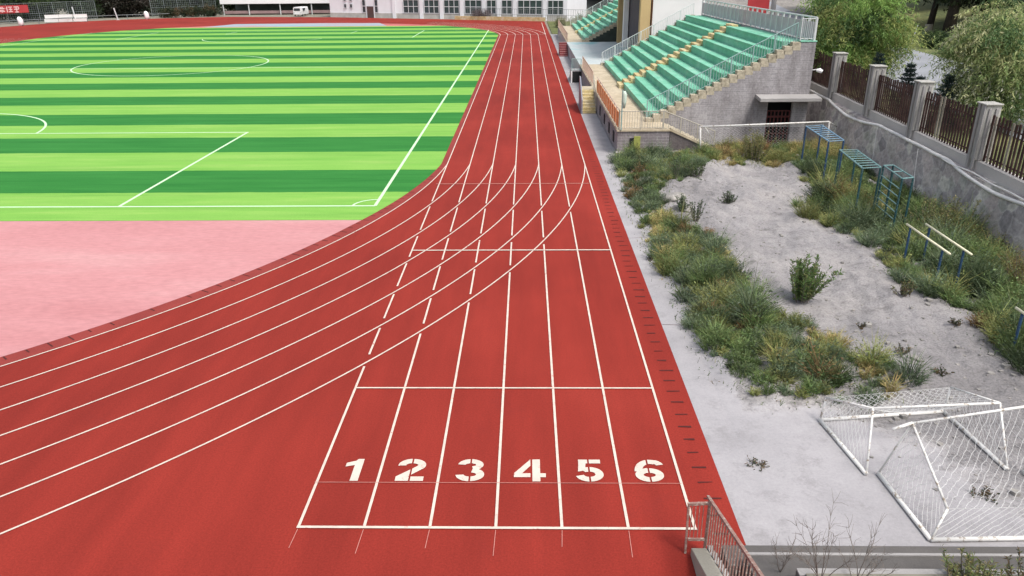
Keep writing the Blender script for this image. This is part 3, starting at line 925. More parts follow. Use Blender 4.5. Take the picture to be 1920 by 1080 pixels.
# corner pole with furled cloth
PO = thing('flag_pole', 'thin pole with pale furled cloth at the platform corner', 'pole', (5.2, 41.93, 0))
obj('pole', MB().tube([(5.2, 41.94, 1.36), (5.2, 41.94, 3.5)], .035, 8), 'railgrey', PO)
obj('furled_cloth', MB().tube([(5.3, 41.94, 2.55), (5.3, 41.94, 2.9), (5.31, 41.94, 3.3), (5.28, 41.94, 3.46)], [.06, .12, .13, .07], 8), 'flag', PO, smooth=True)
WL = thing('wall_lamp', 'small white lamp on the far right edge of the brick side wall', 'lamp', (16.1, 44.4, 4.1))
obj('arm', MB().tube([(16.09, 44.4, 4.2), (16.4, 44.3, 4.25)], .025, 6), 'white', WL)
obj('lamp_shade', MB().tube([(16.3, 44.3, 4.2), (16.45, 44.25, 4.2), (16.6, 44.2, 4.13)], [.07, .13, .1], 8), 'white', WL)

# pavilion between the stands
PV = thing('pavilion', 'white walled pavilion with tan columns and pale blue platform between the stands', 'pavilion', (11.5, 86, 0))
obj('platform', MB().box(5.04, 16.0, 74.0, 98.3, -.1, 1.27), 'wall_lav', PV)
obj('platform_floor', MB().box(4.98, 16.0, 73.96, 98.3, 1.272, 1.36), 'bluefloor', PV)
obj('white_wall', MB().box(11.95, 16.85, 76.4, 76.7, 1.36, 9.5), 'white', PV)
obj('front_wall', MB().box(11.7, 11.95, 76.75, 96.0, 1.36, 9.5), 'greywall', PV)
obj('rear_wall', MB().box(16.5, 16.85, 76.71, 98, -.1, 9.5), 'white', PV)
obj('column', MB().box(10.75, 11.70, 76.1, 77.0, 1.36, 9.5), 'tan', PV, bevel=.03)
obj('column', MB().box(11.05, 11.60, 91.4, 92.2, 1.36, 9.5), 'white', PV, bevel=.03)
obj('column', MB().box(11.0, 11.85, 96.6, 97.4, 1.36, 9.5), 'tan', PV, bevel=.03)
obj('drainpipe', MB().tube([(11.85, 76.28, 1.36), (11.85, 76.28, 9.5)], .07, 8), 'brownpipe', PV)
obj('roof', MB().box(9.5, 17.5, 75.4, 98.5, 9.51, 9.9), 'white', PV)
RS = thing('stair_flight', 'dark red steps rising to the platform near the far stand', 'stairs', (4.6, 94.8, 0))
mb = MB()
for i in range(8): mb.box(4.0, 4.975, 94.8 + i * .42, 94.8 + (i + 1) * .42, 0, .17 * (i + 1))
obj('step_treads', mb, 'redstep', RS)
mb = MB()
for i in range(8): mb.box(4.0, 4.975, 94.77 + i * .42, 94.8 + i * .42, .17 * (i + 1) - .05, .17 * (i + 1) + .003)
obj('nosing', mb, paint('pink_step_nosing', (.5, .28, .27)), RS)
mb = MB(); slope_rail(mb, (4.0, 98.0, 1.36), (4.97, 98.0, 1.36), 1.0, gap=.2, posts=1); obj('railing', mb, 'railtan', RS)

FS = thing('grandstand', 'smaller looking green tiered grandstand farther along the track past the pavilion', 'grandstand', (11, 98.5, 0))
stand(FS, 98.6, 128, [(112.5, 113.8)])
mb = MB().prism([(7.0, 98.63, 1.3), (15.2, 98.63, 5.35), (16.0, 98.63, 5.5), (16.0, 98.63, 0), (7.0, 98.63, 0)], (0, .2, 0)); obj('side_wall', mb, paint('under_tier_shade_paint', (.045, .06, .05), var=.4, scale=1.2), FS)  # added closing panel; shade of the open space under the tiers painted as colour
obj('platform', MB().box(5.04, 7.9, 98.32, 128.2, -.1, 1.27), 'wall_lav', FS)
obj('platform_floor', MB().box(4.98, 7.95, 98.34, 128.25, 1.272, 1.36), 'cream', FS)
mb = MB(); slope_rail(mb, (5.09, 99, 1.36), (5.09, 128, 1.36), 1.0, gap=.2, posts=14, r=.03, pr=.014); obj('front_rail', mb, 'railpink', FS)
mb = MB(); slope_rail(mb, (5.1, 128, 1.36), (7.6, 128, 1.36), 1.0, gap=.2, posts=2); obj('railing', mb, 'railtan', FS)

# ------------------------------------------------------------------ stone wall and perimeter fence
def ztop(y): return 2.0 + .027 * (y - 26.6)
RW = thing('retaining_wall', 'rubble stone retaining wall with cement parapet along the dirt lot', 'wall', (17.2, 30, 0))
A = [y for y in np.arange(4, 75, 1.0)]
mb = MB(); f0 = []; f1 = []; f2 = []; f3 = []
for y in A:
    w = .05 * math.sin(y * 1.7) + .04 * math.sin(y * .6 + 1)
    f0.append((16.92 + w, y, -.1)); f1.append((17.22 + w * .6, y, ztop(y))); f2.append((17.5, y, ztop(y) + .03)); f3.append((17.62, y, -.1))
mb.strip(f0, f1); mb.strip(f1, f2); mb.strip(f2, f3)
obj('stone_face', mb, 'rubble', RW)
mb = MB()
a0 = []; b0 = []
for y in A:
    a0.append((17.48, y, ztop(y) - .1)); b0.append((17.48, y, ztop(y) + .46))
c0 = [(17.86, y, z) for (_, y, z) in b0]; d0 = [(17.86, y, z) for (_, y, z) in a0]
mb.strip(a0, b0); mb.strip(b0, c0); mb.strip(c0, d0)
obj('parapet', mb, 'parapet', RW)
# pillars
PY = [49.6, 44.75, 39.7, 34.85, 29.65, 24.6]
PL = ['squat cement fence pillar beside the stand, farthest seen', 'cement fence pillar farthest of the tall ones, left of the willow', 'ribbed cement fence pillar beside the young spruces', 'ribbed cement fence pillar second nearest, under the willow', 'pale green tinged cement fence pillar nearest the camera', 'cement fence pillar cut off by the right edge']
for i, y in enumerate(PY[:-1]):
    zb = ztop(y) + .462
    p = thing('fence_pillar', PL[i], 'pillar', (17.7, y, zb), 'cement fence pillars')
    zt = zb + 2.1
    mb = MB().box(17.40, 17.98, y - .29, y + .29, zb, zt)
    obj('shaft', mb, 'pillar', p, bevel=.02)
    mb = MB()
    mb.box(17.335, 17.398, y - .30, y - .16, zb - .36, zt); mb.box(17.335, 17.398, y + .04, y + .18, zb - .36, zt)
    mb.box(17.50, 17.62, y - .35, y - .292, zb, zt - .12); mb.box(17.76, 17.88, y - .35, y - .292, zb, zt - .12)
    obj('rib', mb, 'edge', p, bevel=.015)
    obj('cap', MB().box(17.33, 18.0, y - .36, y + .32, zt + .002, zt + .06), 'pillar', p, bevel=.02)
# panels
PNL = ['brown iron picket fence panel beside the stand corner', 'rusty iron picket panel below the young spruces', 'rusty iron picket panel with two bare grey pickets under the willow', 'rusty brown picket panel nearest the camera at the right edge', ]
ends = [(49.3, 45.05), (44.45, 40.0), (39.4, 35.15), (34.55, 29.95), (29.35, 23.5)]
PNL = ['dark picket fence panel half hidden behind the stand'] + PNL
for i, (ya, yb) in enumerate(ends):
    t = thing('picket_fence', PNL[i], 'fence', (17.68, (ya + yb) / 2, ztop((ya + yb) / 2) + .46), 'rusty iron fence panels')
    mb = MB()
    n = int((ya - yb) / .21)
    for k in range(n):
        y = ya - (k + .5) * (ya - yb) / n
        zb = ztop(y) + .464
        h = 1.78 + random.uniform(-.06, .05)
        lean = random.uniform(-.03, .03)
        if (random.random() < .2 and i >= 4) or (i == 3 and k in (6, 7)):
            obj('bare_picket', MB().bar((17.68, y, zb), (17.68, y + lean, zb + h), .03, .12, up=(0, 1, 0)), 'rustlight', t)
        else:
            mb.bar((17.68, y, zb), (17.68, y + lean, zb + h), .03, .12, up=(0, 1, 0))
    z1, z2 = ztop(ya), ztop(yb)
    for hh in (.18, 1.45):
        mb.bar((17.73, ya, z1 + .46 + hh), (17.73, yb, z2 + .46 + hh), .035, .05)
    obj('pickets', mb, 'rust', t)
# cable along the ledge
pts = []
for y in np.arange(50, 16, -.35):
    dr_ = max(0.0, math.sin(y * .47 + 1.2)); pts.append((17.25 - .11 * dr_ + .02 * math.sin(y * 2.7), y, ztop(y) + .07 - .26 * dr_))
CB = thing('cable', 'white sheathed cable lying along the top ledge of the stone wall', 'cable', (17.32, 34, 2.2))
obj('cable_run', MB().tube(pts, .075, 6), 'cable', CB, smooth=True)
pts2 = [(17.22 + .05 * math.sin(y * 1.6), y, ztop(y) + .05 + .03 * math.sin(y * 2.2)) for y in np.arange(33, 23, -.4)]
obj('cable_run', MB().tube(pts2, .03, 6), 'cable', CB, smooth=True)
obj('hanging_wire', MB().tube([(17.15, 37.5, ztop(37.5)), (17.05, 37.2, 1.2), (16.98, 37.0, .4)], .015, 5), 'cable', CB)
obj('hanging_wire', MB().tube([(17.12, 33.2, ztop(33)), (17.02, 32.9, 1.2), (16.95, 32.5, .3)], .015, 5), 'cable', CB)

# ------------------------------------------------------------------ goals
def net_quad(mb, a, b, c, d, nu, nv, r=.0029, sag=0, sagdir=(0, 0, -1)):
    """cords over the quad a-b-c-d (a->b along u, a->d along v), zig-zag so the meshes read as hexagons"""
    a, b, c, d = map(Vector, (a, b, c, d)); sd = Vector(sagdir)
    def P(u, v):
        p = a.lerp(b, u).lerp(d.lerp(c, u), v)
        return p + sd * sag * 16 * u * (1 - u) * v * (1 - v)
    nu = max(2, nu); nv = max(2, nv)
    w = [(b - a).normalized(), (d - a).normalized()]
    pn = {}
    for i in range(nu + 1):
        for j in range(nv + 1):
            ed = i in (0, nu) or j in (0, nv)
            k = 0 if ed else .022
            pn[i, j] = P(i / nu, j / nv) + w[0] * random.uniform(-k, k) + w[1] * random.uniform(-k, k)
    for i in range(nu):
        for j in range(nv):
            if (i + j) % 2 == 0: mb.tube([pn[i, j], pn[i + 1, j + 1]], r, 3, cap=False)
            else: mb.tube([pn[i + 1, j], pn[i, j + 1]], r, 3, cap=False)
    for p, q in ((a, b), (d, c), (a, d), (b, c)):
        mb.tube([p, q], r * 1.4, 3, cap=False)

def goal(root, tl, tr, bl, br, tld, trd, bld, brd, rp, rt, dens, netmat='net', sag=.1):
    """front corners top/bottom left/right; d = the matching rear corners"""
    obj('front_frame', MB().tube([bl, tl], rp, 10).tube([br, tr], rp, 10).tube([tl, tr], rp, 10), 'goalwhite', root, smooth=True)
    mb = MB()
    mb.tube([tl, tld], rt, 7).tube([tld, bld], rt, 7).tube([bld, bl], rt, 7)
    obj('side_frame', mb, 'goalwhite', root, smooth=True)
    mb = MB().tube([tr, trd], rt, 7).tube([trd, brd], rt, 7).tube([brd, br], rt, 7)
    obj('side_frame', mb, 'goalwhite', root, smooth=True)
    obj('rear_bar', MB().tube([bld, brd], rt * 1.15, 7), 'goalwhite', root, smooth=True)
    mb = MB(); D = dens
    L = lambda p, q: (Vector(p) - Vector(q)).length
    net_quad(mb, tld, trd, brd, bld, int(L(tld, trd) * D), int(L(tld, bld) * D), sag=sag)
    net_quad(mb, tl, tr, trd, tld, int(L(tl, tr) * D), max(1, int(L(tl, tld) * D)), sag=.02)
    net_quad(mb, tl, tld, bld, bl, max(1, int(L(tl, tld) * D)), int(L(tl, bl) * D), sag=0)
    net_quad(mb, tr, trd, brd, br, max(1, int(L(tr, trd) * D)), int(L(tr, br) * D), sag=0)
    obj('net', mb, netmat, root)

G1 = thing('football_goal', 'white goal tipped on its face on the concrete, the one beside the weeds', 'goal', (8, 14, 0), 'tipped white goals')
goal(G1, (6.63, 14.78, .05), (9.58, 15.14, .05), (6.85, 12.78, .05), (9.76, 12.95, .05),
     (6.72, 14.85, .58), (9.68, 15.25, .62), (7.20, 13.70, 1.02), (9.98, 13.98, .98), .045, .024, 13, sag=.32)
G2 = thing('football_goal', 'white goal tipped on its face, nearest the camera against the low terrace', 'goal', (8.5, 11.8, 0), 'tipped white goals')
goal(G2, (7.20, 10.86, .05), (10.15, 10.95, .05), (7.10, 12.80, .05), (10.05, 12.9, .05),
     (7.55, 11.15, .50), (10.5, 11.2, .55), (7.42, 12.58, 1.38), (10.4, 12.85, 1.72), .045, .024, 13, sag=.42)
obj('loose_pipe', MB().tube([(7.02, 12.50, 1.29), (7.42, 12.58, 1.385)], .033, 7), 'goalwhite', G2, smooth=True)
G3 = thing('football_goal', 'white netted goal standing upright in front of the brick side wall', 'goal', (13, 41.5, 0))
goal(G3, (9.42, 41.4, 1.62), (16.40, 41.6, 1.82), (9.54, 41.4, 0), (16.5, 41.6, 0),
     (9.75, 41.95, 1.55), (16.95, 41.9, 1.5), (10.9, 42.7, .1), (18.0 - .9, 43.0, .1), .045, .03, 9.0, sag=.1)

# ------------------------------------------------------------------ exercise equipment
def ladder(root, c, zt, frame, rung, n=9, zb=-.05):
    """overhead ladder: four top corners c (near-left, near-right, far-right, far-left), posts and rungs"""
    c = [Vector((x, y, zt)) for x, y in c]
    obj('side_rail', MB().tube([c[0], c[3]], .035, 7), rung, root); obj('side_rail', MB().tube([c[1], c[2]], .035, 7), rung, root)
    mb = MB()
    for i in range(n):
        t = i / (n - 1); mb.tube([c[0].lerp(c[3], t), c[1].lerp(c[2], t)], .022, 6)
    obj('rungs', mb, rung, root)
    for p in c:
        obj('post', MB().tube([(p.x, p.y, zb), (p.x, p.y, zt - .03)], .045, 8), frame, root)
    obj('low_brace', MB().tube([(c[0].x, c[0].y, .35), (c[1].x, c[1].y, .35)], .025, 6), frame, root)
L1 = thing('overhead_ladder', 'blue overhead ladder in front of the upright goal net', 'ladder', (14.2, 36.8, 0), 'overhead ladders')
ladder(L1, [(13.75, 34.6), (14.5, 34.8), (14.82, 38.5), (13.95, 38.2)], 2.22, 'blue', 'paleblue')
L2 = thing('overhead_ladder', 'teal overhead ladder in the middle of the exercise row', 'ladder', (13.8, 31.3, 0), 'overhead ladders')
ladder(L2, [(13.2, 29.5), (13.97, 29.65), (14.27, 32.75), (13.57, 32.8)], 2.22, 'teal', 'palegreen')
SB = thing('climbing_frame', 'tall teal climbing frame with pale rungs beside the overhead ladders', 'climbing frame', (14.2, 28.8, 0))
c = [Vector(p) for p in ((13.95, 27.75, 2.25), (14.42, 27.9, 2.25), (14.55, 29.85, 2.25), (14.15, 29.8, 2.25))]
for p, m in zip(c, ('teal',) * 4):
    obj('post', MB().tube([(p.x, p.y, -.05), p], .04, 8), m, SB)
mid = c[0].lerp(c[3], .5)
obj('post', MB().tube([(mid.x, mid.y, -.05), mid], .035, 8), 'teal', SB)
mb = MB()
for a, b in ((0, 1), (1, 2), (2, 3), (3, 0)): mb.tube([c[a], c[b]], .03, 7)
mb.tube([c[0].lerp(c[3], .5), c[1].lerp(c[2], .5)], .025, 6)
obj('top_frame', mb, 'palegreen', SB)
mb = MB()
for k in range(6):
    z = .35 + k * .3
    mb.tube([(c[0].x - .02, c[0].y, z), (c[3].x - .02, c[3].y, z)], .022, 6)
obj('rungs', mb, 'palegreen', SB)
def pbars(root, a0, a1, b0, b1, z, ins=.3):
    for p, q in ((a0, a1), (b0, b1)):
        p, q = Vector((*p, z)), Vector((*q, z))
        obj('rail', MB().tube([p, q], .035, 8), 'creambar', root, smooth=True)
        L = (q - p).length
        for t in (ins / L, 1 - ins / L - .05):
            c = p.lerp(q, t); obj('post', MB().tube([(c.x, c.y, -.05), c - Vector((0, 0, .03))], .038, 8), 'blue', root)
P1 = thing('parallel_bars', 'cream parallel bars on dark posts standing in the weeds', 'parallel bars', (13.3, 23.4, 0), 'parallel bars')
pbars(P1, (12.86, 24.7), (12.80, 21.75), (13.5, 24.7), (13.42, 21.7), 1.47)
P2 = thing('parallel_bars', 'parallel bars cut off by the right edge, on a blue post', 'parallel bars', (12.8, 16.7, 0), 'parallel bars')
pbars(P2, (12.55, 17.95), (12.5, 15.0), (13.2, 17.95), (13.15, 15.0), 1.4)

# ------------------------------------------------------------------ near terrace and stair
TR = thing('terrace', 'dark concrete terrace ledges along the bottom edge of the picture', 'terrace', (8, 9.5, 0))
obj('ledge', MB().box(3.35, 16.9, 9.92, 10.42, -.1, .30), 'terrace', TR, bevel=.015)
obj('ledge', MB().box(3.6, 16.9, 9.3, 9.918, -.1, .56), 'terrace', TR, bevel=.015)
obj('nosing', MB().box(3.61, 16.9, 9.87, 9.925, .562, .585), 'edge', TR)
obj('ledge', MB().box(4.2, 16.9, 8.2, 9.298, -.1, .80), 'terrace', TR, bevel=.015)
obj('nosing', MB().box(4.21, 16.9, 9.16, 9.305, .802, .83), 'edge', TR)
obj('planting_soil', MB().box(4.3, 16.9, 7.0, 9.16, .802, .86), 'ground', TR)

SR = thing('stair_flight', 'mossy concrete stair wall with faded red handrail at the bottom edge', 'stairs', (3.05, 10.3, 0))
GR = .36
mb = MB().prism([(2.86, 10.5, 0), (2.86, 10.5, .16), (2.86, 6.0, .16 + 4.5 * GR), (2.86, 6.0, 0)], (.27, 0, 0))
obj('stair_wall', mb, 'stairconc', SR, bevel=.015)
mb = MB()
for i in range(15):
    j = random.uniform(-.01, .01)
    mb.box(3.135, 3.23, 10.48 - (i + 1) * .3, 10.48 - i * .3 + .02, 0, .16 + GR * .3 * (i + .6) + j)
obj('step_treads', mb, 'edge', SR, bevel=.01)
mb = MB()
mb.bar((2.74, 10.55, 1.06), (3.14, 10.55, 1.08), .045); mb.bar((2.80, 10.52, .33), (3.08, 10.52, .33), .04)
mb.bar((2.78, 10.55, 0), (2.76, 10.55, 1.04), .035)
mb.bar((3.11, 10.55, .1), (3.11, 10.55, 1.06), .04)
for i in range(4):
    x = 2.83 + i * .065
    mb.bar((x, 10.55, .35), (x - .01, 10.55, 1.04), .012)
obj('end_railing', mb, 'railrust', SR)
mb = MB()
mb.bar((3.13, 10.75, 1.06), (3.03, 6.2, 1.06 + 4.55 * GR), .05)
for i in range(30):
    y = 10.5 - i * .145; z = 1.06 + (10.75 - y) * GR; x = 3.13 - (10.75 - y) * .022
    mb.bar((x, y, z - .93), (x, y, z), .018, .022)
obj('handrail', mb, 'railrust', SR)

# ------------------------------------------------------------------ weeds
PAL = {
 'dark': (.048, .072, .034), 'green': (.105, .155, .058), 'olive': (.185, .205, .075), 'straw': (.33, .28, .125),
 'grey': (.110, .150, .088), 'brown': (.16, .105, .05), 'leafgreen': (.12, .20, .06)}
def weeds(name, poly, dens, hmin, hmax, mix, label, seed):
    """clumpy weed cover: individual plants of many sizes over a thin low carpet, thinning out at the edges"""
    r = np.random.default_rng(seed)
    P = np.array(poly); x0, y0 = P.min(0) - .6; x1, y1 = P.max(0) + .6
    names = list(mix); w = np.array([mix[q] for q in names], float); cw = np.cumsum(w / w.sum())
    def scatter(d, jit):
        n = int((x1 - x0) * (y1 - y0) * d)
        x = r.uniform(x0, x1, n); y = r.uniform(y0, y1, n)
        k = in_poly(x + r.normal(0, jit, n), y + r.normal(0, jit, n), poly)
        k &= (lownoise(x + 3, y + 11, 1.3) + r.normal(0, .4, n)) > -.75
        return x[k], y[k]
    def tone(x, y):
        n = len(x)
        sel = np.clip(.5 + .40 * lownoise(x * .8, y * .8 + seed, 1.0) + r.normal(0, .2, n), 0, .999)
        return np.array([PAL[q] for q in names])[np.clip(np.searchsorted(cw, sel), 0, len(names) - 1)] * r.uniform(.7, 1.35, (n, 1))
    px, py = scatter(dens, .16); n1 = len(px)
    pr = r.gamma(2.0, .11, n1).clip(.06, .6)
    hn = np.clip(.5 + .5 * lownoise(px + seed, py, .8), 0, 1)
    ph = (hmin + (hmax - hmin) * hn) * (.45 + 1.6 * pr) * r.uniform(.7, 1.35, n1)
    tall = r.random(n1) < .09; ph[tall] *= 1.7; pr[tall] *= .5
    pc = tone(px, py)
    cnt = (26 + 330 * pr).astype(int)
    cx, cy = scatter(190, .34); ch = r.uniform(.04, .16, len(cx)); cc = tone(cx, cy)
    I = np.repeat(np.arange(n1), cnt); m = len(I)
    a0 = r.uniform(0, 2 * PI, m); q0 = np.sqrt(r.random(m))
    X = np.concatenate([px[I] + np.cos(a0) * q0 * pr[I] * .55, cx]); Y = np.concatenate([py[I] + np.sin(a0) * q0 * pr[I] * .55, cy])
    H = np.concatenate([ph[I] * (1.05 - .45 * q0) * r.uniform(.55, 1.1, m), ch])
    AZ = np.concatenate([a0 + r.normal(0, .5, m), r.uniform(0, 2 * PI, len(cx))])
    LE = np.concatenate([np.abs(r.normal(.10 + .55 * q0, .16)), np.abs(r.normal(.3, .35, len(cx)))])
    T = np.concatenate([pc[I], cc]) * r.uniform(.8, 1.2, (len(X), 1)) * (1 + r.normal(0, .05, (len(X), 3)))
    N_ = len(X)
    base = np.stack([X, Y, dirt_h(X, Y) * ((X > 4.6) & (Y > 15)) - .01], 1)
    D = np.stack([np.cos(AZ) * np.sin(LE), np.sin(AZ) * np.sin(LE), np.cos(LE)], 1)
    side = unit(np.cross(D, r.normal(size=(N_, 3))))
    wd = r.uniform(.007, .022, N_)
    midp = base + D * (H * .55)[:, None]
    D2 = unit(D + np.stack([np.cos(AZ), np.sin(AZ), -.3 * np.ones_like(AZ)], 1) * r.uniform(.1, .8, (N_, 1)))
    tip = midp + D2 * (H * .62)[:, None]
    h2 = (wd / 2)[:, None]
    V1 = np.stack([base - side * h2, base + side * h2, midp + side * h2, midp - side * h2], 1).reshape(-1, 3)
    V2 = np.stack([midp - side * h2, midp + side * h2, tip + side * .001, tip - side * .001], 1).reshape(-1, 3)
    q = 2
    t = r.uniform(.25, 1.0, (N_, q))
    LP = (base[:, None, :] + D[:, None, :] * (H[:, None] * t)[..., None]).reshape(-1, 3)
    LD = unit(np.stack([r.normal(size=len(LP)), r.normal(size=len(LP)), r.uniform(-.2, .9, len(LP))], 1))
    LL = r.uniform(.03, .11, len(LP)) * np.repeat(.5 + np.clip(H, 0, .6), q); LWd = LL * r.uniform(.22, .5, len(LP))
    S = unit(np.cross(LD, r.normal(size=LD.shape)))
    mdl = LP + LD * (LL * .5)[:, None]; tp = LP + LD * LL[:, None]
    V3 = np.stack([LP, mdl + S * (LWd / 2)[:, None], tp, mdl - S * (LWd / 2)[:, None]], 1).reshape(-1, 3)
    V = np.concatenate([V1, V2, V3]); F = np.arange(len(V)).reshape(-1, 4)
    TT = np.concatenate([np.repeat(T, 4, 0), np.repeat(T * np.array([1.55, 1.45, 1.35]), 4, 0), np.repeat(np.repeat(T, q, 0) * r.uniform(.9, 1.25, (len(LP), 1)), 4, 0)])
    o = rawmesh(name, V, F, np.clip(TT, .008, .6), 'grass')
    return tag(o, label, 'weeds', kind='stuff')

A_poly = [(5.25, 41.3), (4.95, 40), (4.75, 38), (4.8, 34), (4.72, 30), (4.7, 26), (4.75, 22.5), (4.72, 19.5), (4.9, 18.0), (5.2, 16.6), (5.6, 15.9), (7.0, 15.6), (8.6, 15.7), (9.3, 16.4), (8.9, 17.5), (8.3, 18.7), (7.6, 19.9), (6.7, 20.9), (6.9, 22.6), (7.0, 24.6), (7.1, 26.8), (6.0, 28.4), (5.7, 29.4), (5.6, 31.0), (5.9, 33.0), (6.6, 35.3), (7.9, 36.9), (9.3, 38.2), (9.3, 39.5), (7.5, 40.4)]
B_poly = [(5.4, 41.5), (8.0, 40.0), (10.5, 39.0), (13.0, 38.4), (15.2, 38.0), (16.8, 39), (16.9, 43.7), (11.0, 43.0), (10.6, 41.6), (8, 41.2)]
C_poly = [(14.7, 40), (13.6, 37.2), (13.3, 34.8), (13.2, 33.2), (12.2, 31.8), (11.6, 30.8), (11.6, 29.4), (12.0, 28), (12.5, 26), (12.3, 24), (11.9, 22.4), (12.2, 21.3), (12.9, 20.6), (13.1, 19.6), (12.5, 18.5), (12.4, 17.5), (13, 16.7), (16.8, 16.5), (16.9, 28), (16.8, 40)]
weeds('weed_patch', A_poly, 13, .16, .80, {'brown': .45, 'dark': 1.6, 'green': 2.0, 'grey': 1.6, 'olive': 2.6, 'straw': .5}, 'overgrown weed strip between the pale walkway and the dirt lot', 11)
weeds('weed_patch', B_poly, 11, .20, .66, {'green': 1.4, 'olive': 2, 'straw': 1.8, 'brown': .5}, 'yellowing weeds around the upright goal and the stand foot', 12)
weeds('weed_patch', C_poly, 14, .20, .98, {'dark': 1.8, 'grey': 1.6, 'green': 2.6, 'olive': 1.8, 'straw': .6, 'brown': .2}, 'tall dark weeds along the foot of the stone wall', 13)

def plant(name, label, cat, loc, h, r0, n, pal, leafl=.09, leafw=.028, stems=14, spread=.45, up=.9, seed=1, leafdens=60, group=None, stemmat='twig'):
    r = np.random.default_rng(seed)
    root = thing(name, label, cat, loc, group)
    L = Vector(loc); mb = MB(); P = []; D = []; 
    for i in range(stems):
        a = r.uniform(0, 2 * PI); le = abs(r.normal(0, spread)); hh = h * r.uniform(.55, 1.05)
        d = np.array([math.cos(a) * math.sin(le), math.sin(a) * math.sin(le), math.cos(le)])
        b = np.array(loc) + np.array([math.cos(a), math.sin(a), 0]) * r0 * r.uniform(0, 1)
        m_ = b + d * hh * .5; e = m_ + unit(d + np.array([0, 0, .25])) * hh * .5
        mb.tube([b, m_, e], [.012, .008, .003], 4, cap=False)
        for j in range(leafdens):
            t = r.uniform(.08, 1)
            p = (b + (m_ - b) * t * 2) if t < .5 else (m_ + (e - m_) * (t - .5) * 2)
            P.append(p); D.append(unit(np.array([r.normal(), r.normal(), r.normal() * .5 + up])))
    obj('stems', mb, stemmat, root)
    P = np.array(P); D = np.array(D); k = len(P)
    if k:
        cols = np.array([PAL[q] for q in pal])[r.integers(0, len(pal), k)] * r.uniform(.65, 1.35, (k, 1))
        leafmesh('leaves', P, D, r.uniform(.5, 1.2, k) * leafl, r.uniform(.6, 1.2, k) * leafw, cols, 'leaf', root)
    return root
def gz(x, y): return float(dirt_h(np.array(x), np.array(y)))
plant('bush', 'green upright bush alone in the middle of the grey dirt', 'bush', (8.35, 21.25, gz(8.35, 21.25)), 1.35, .26, 0, ['leafgreen', 'leafgreen', 'green', 'olive'], stems=46, spread=.36, leafl=.15, leafw=.04, leafdens=85, seed=3)
plant('bush', 'small dark scrubby bush in the dirt with twiggy branches', 'bush', (11.3, 21.1, gz(11.3, 21.1)), .5, .2, 0, ['dark', 'brown', 'olive'], stems=26, spread=.6, leafl=.07, leafdens=30, seed=4)
plant('bush', 'low dark bush alone on the pale far dirt', 'bush', (8.6, 31.4, gz(8.6, 31.4)), .55, .2, 0, ['dark', 'dark', 'grey'], stems=22, spread=.55, leafl=.09, leafdens=40, seed=5)
plant('weed_plant', 'grey green tall weed at the corner of the pale rocks', 'plant', (6.75, 29.2, gz(6.75, 29.2)), .95, .12, 0, ['grey', 'dark'], stems=12, spread=.2, leafl=.10, leafdens=50, seed=6)
plant('weed_plant', 'spreading dark weed beside the pale rocks', 'plant', (6.5, 30.6, gz(6.5, 30.6)), .85, .15, 0, ['grey', 'dark', 'green'], stems=16, spread=.45, leafl=.13, leafdens=50, seed=7)
plant('weed_plant', 'tall pale green weed rising from the far weed strip', 'plant', (7.2, 35.8, gz(7.2, 35.8)), 1.35, .15, 0, ['grey', 'green'], stems=12, spread=.15, leafl=.13, leafdens=60, seed=8)
plant('weed_plant', 'rounded dark weed at the edge of the far strip', 'plant', (8.2, 36.3, gz(8.2, 36.3)), .75, .3, 0, ['dark', 'green'], stems=30, spread=.7, leafl=.11, leafdens=50, seed=9)
plant('bush', 'tall yellow green bush in front of the upright goal', 'bush', (12.0, 39.9, gz(12.0, 39.9)), 1.5, .5, 0, ['olive', 'straw', 'olive'], stems=60, spread=.3, leafl=.12, leafw=.03, leafdens=80, seed=10)
plant('bush', 'yellow green bush against the stone wall behind the parallel bars', 'bush', (15.6, 27.5, 0), 1.6, .8, 0, ['olive', 'straw', 'olive', 'green'], stems=80, spread=.4, leafl=.12, leafw=.025, leafdens=70, seed=21)
plant('bush', 'straw coloured bush at the wall foot near the right edge', 'bush', (15.9, 21.8, 0), 1.5, .8, 0, ['straw', 'olive', 'straw', 'brown'], stems=70, spread=.4, leafl=.10, leafw=.02, leafdens=60, seed=22)
# bare shrubs and low plants at the bottom edge
def bare(label, loc, h, seed, stems=9):
    r = np.random.default_rng(seed); root = thing('bare_shrub', label, 'shrub', loc, 'bare twig shrubs'); mb = MB()
    for i in range(stems):
        a = r.uniform(0, 2 * PI); p = np.array(loc, float); d = unit(np.array([math.cos(a) * .45, math.sin(a) * .35, 1.0])); pts = [p.copy()]; hh = h * r.uniform(.6, 1)
        for k in range(6):
            d = unit(d + r.normal(0, .10, 3)); p = p + d * hh / 6; pts.append(p.copy())
            if k > 1:
                for _ in range(3):
                    b = unit(d + r.normal(0, .5, 3)); e1 = p + b * .12; e2 = e1 + unit(b + r.normal(0, .3, 3)) * .10
                    mb.tube([p, e1, e2], [.0035, .0025, .0015], 3, cap=False)
        mb.tube(pts, [.009, .008, .006, .005, .004, .003, .002], 4, cap=False)
    obj('twigs', mb, 'twig', root)
bare('thin leafless shrub at the bottom edge beside the stair', (4.45, 8.95, .86), 1.25, 31, 10)
bare('thin leafless shrub at the bottom edge right of its twin', (4.95, 8.9, .86), 1.05, 32, 8)
bare('short leafless shrub close to the handrail', (4.05, 9.5, .56), .6, 33, 4)
plant('bush', 'low leafy green bush at the bottom right edge', 'bush', (6.75, 8.95, .86), .42, .35, 0, ['olive', 'olive', 'green', 'straw'], stems=40, spread=.55, leafl=.10, leafw=.02, leafdens=40, seed=41)
plant('bush', 'low brownish bush at the bottom right corner', 'bush', (7.6, 8.85, .86), .38, .4, 0, ['olive', 'brown', 'dark'], stems=36, spread=.65, leafl=.08, leafw=.02, leafdens=40, seed=42)
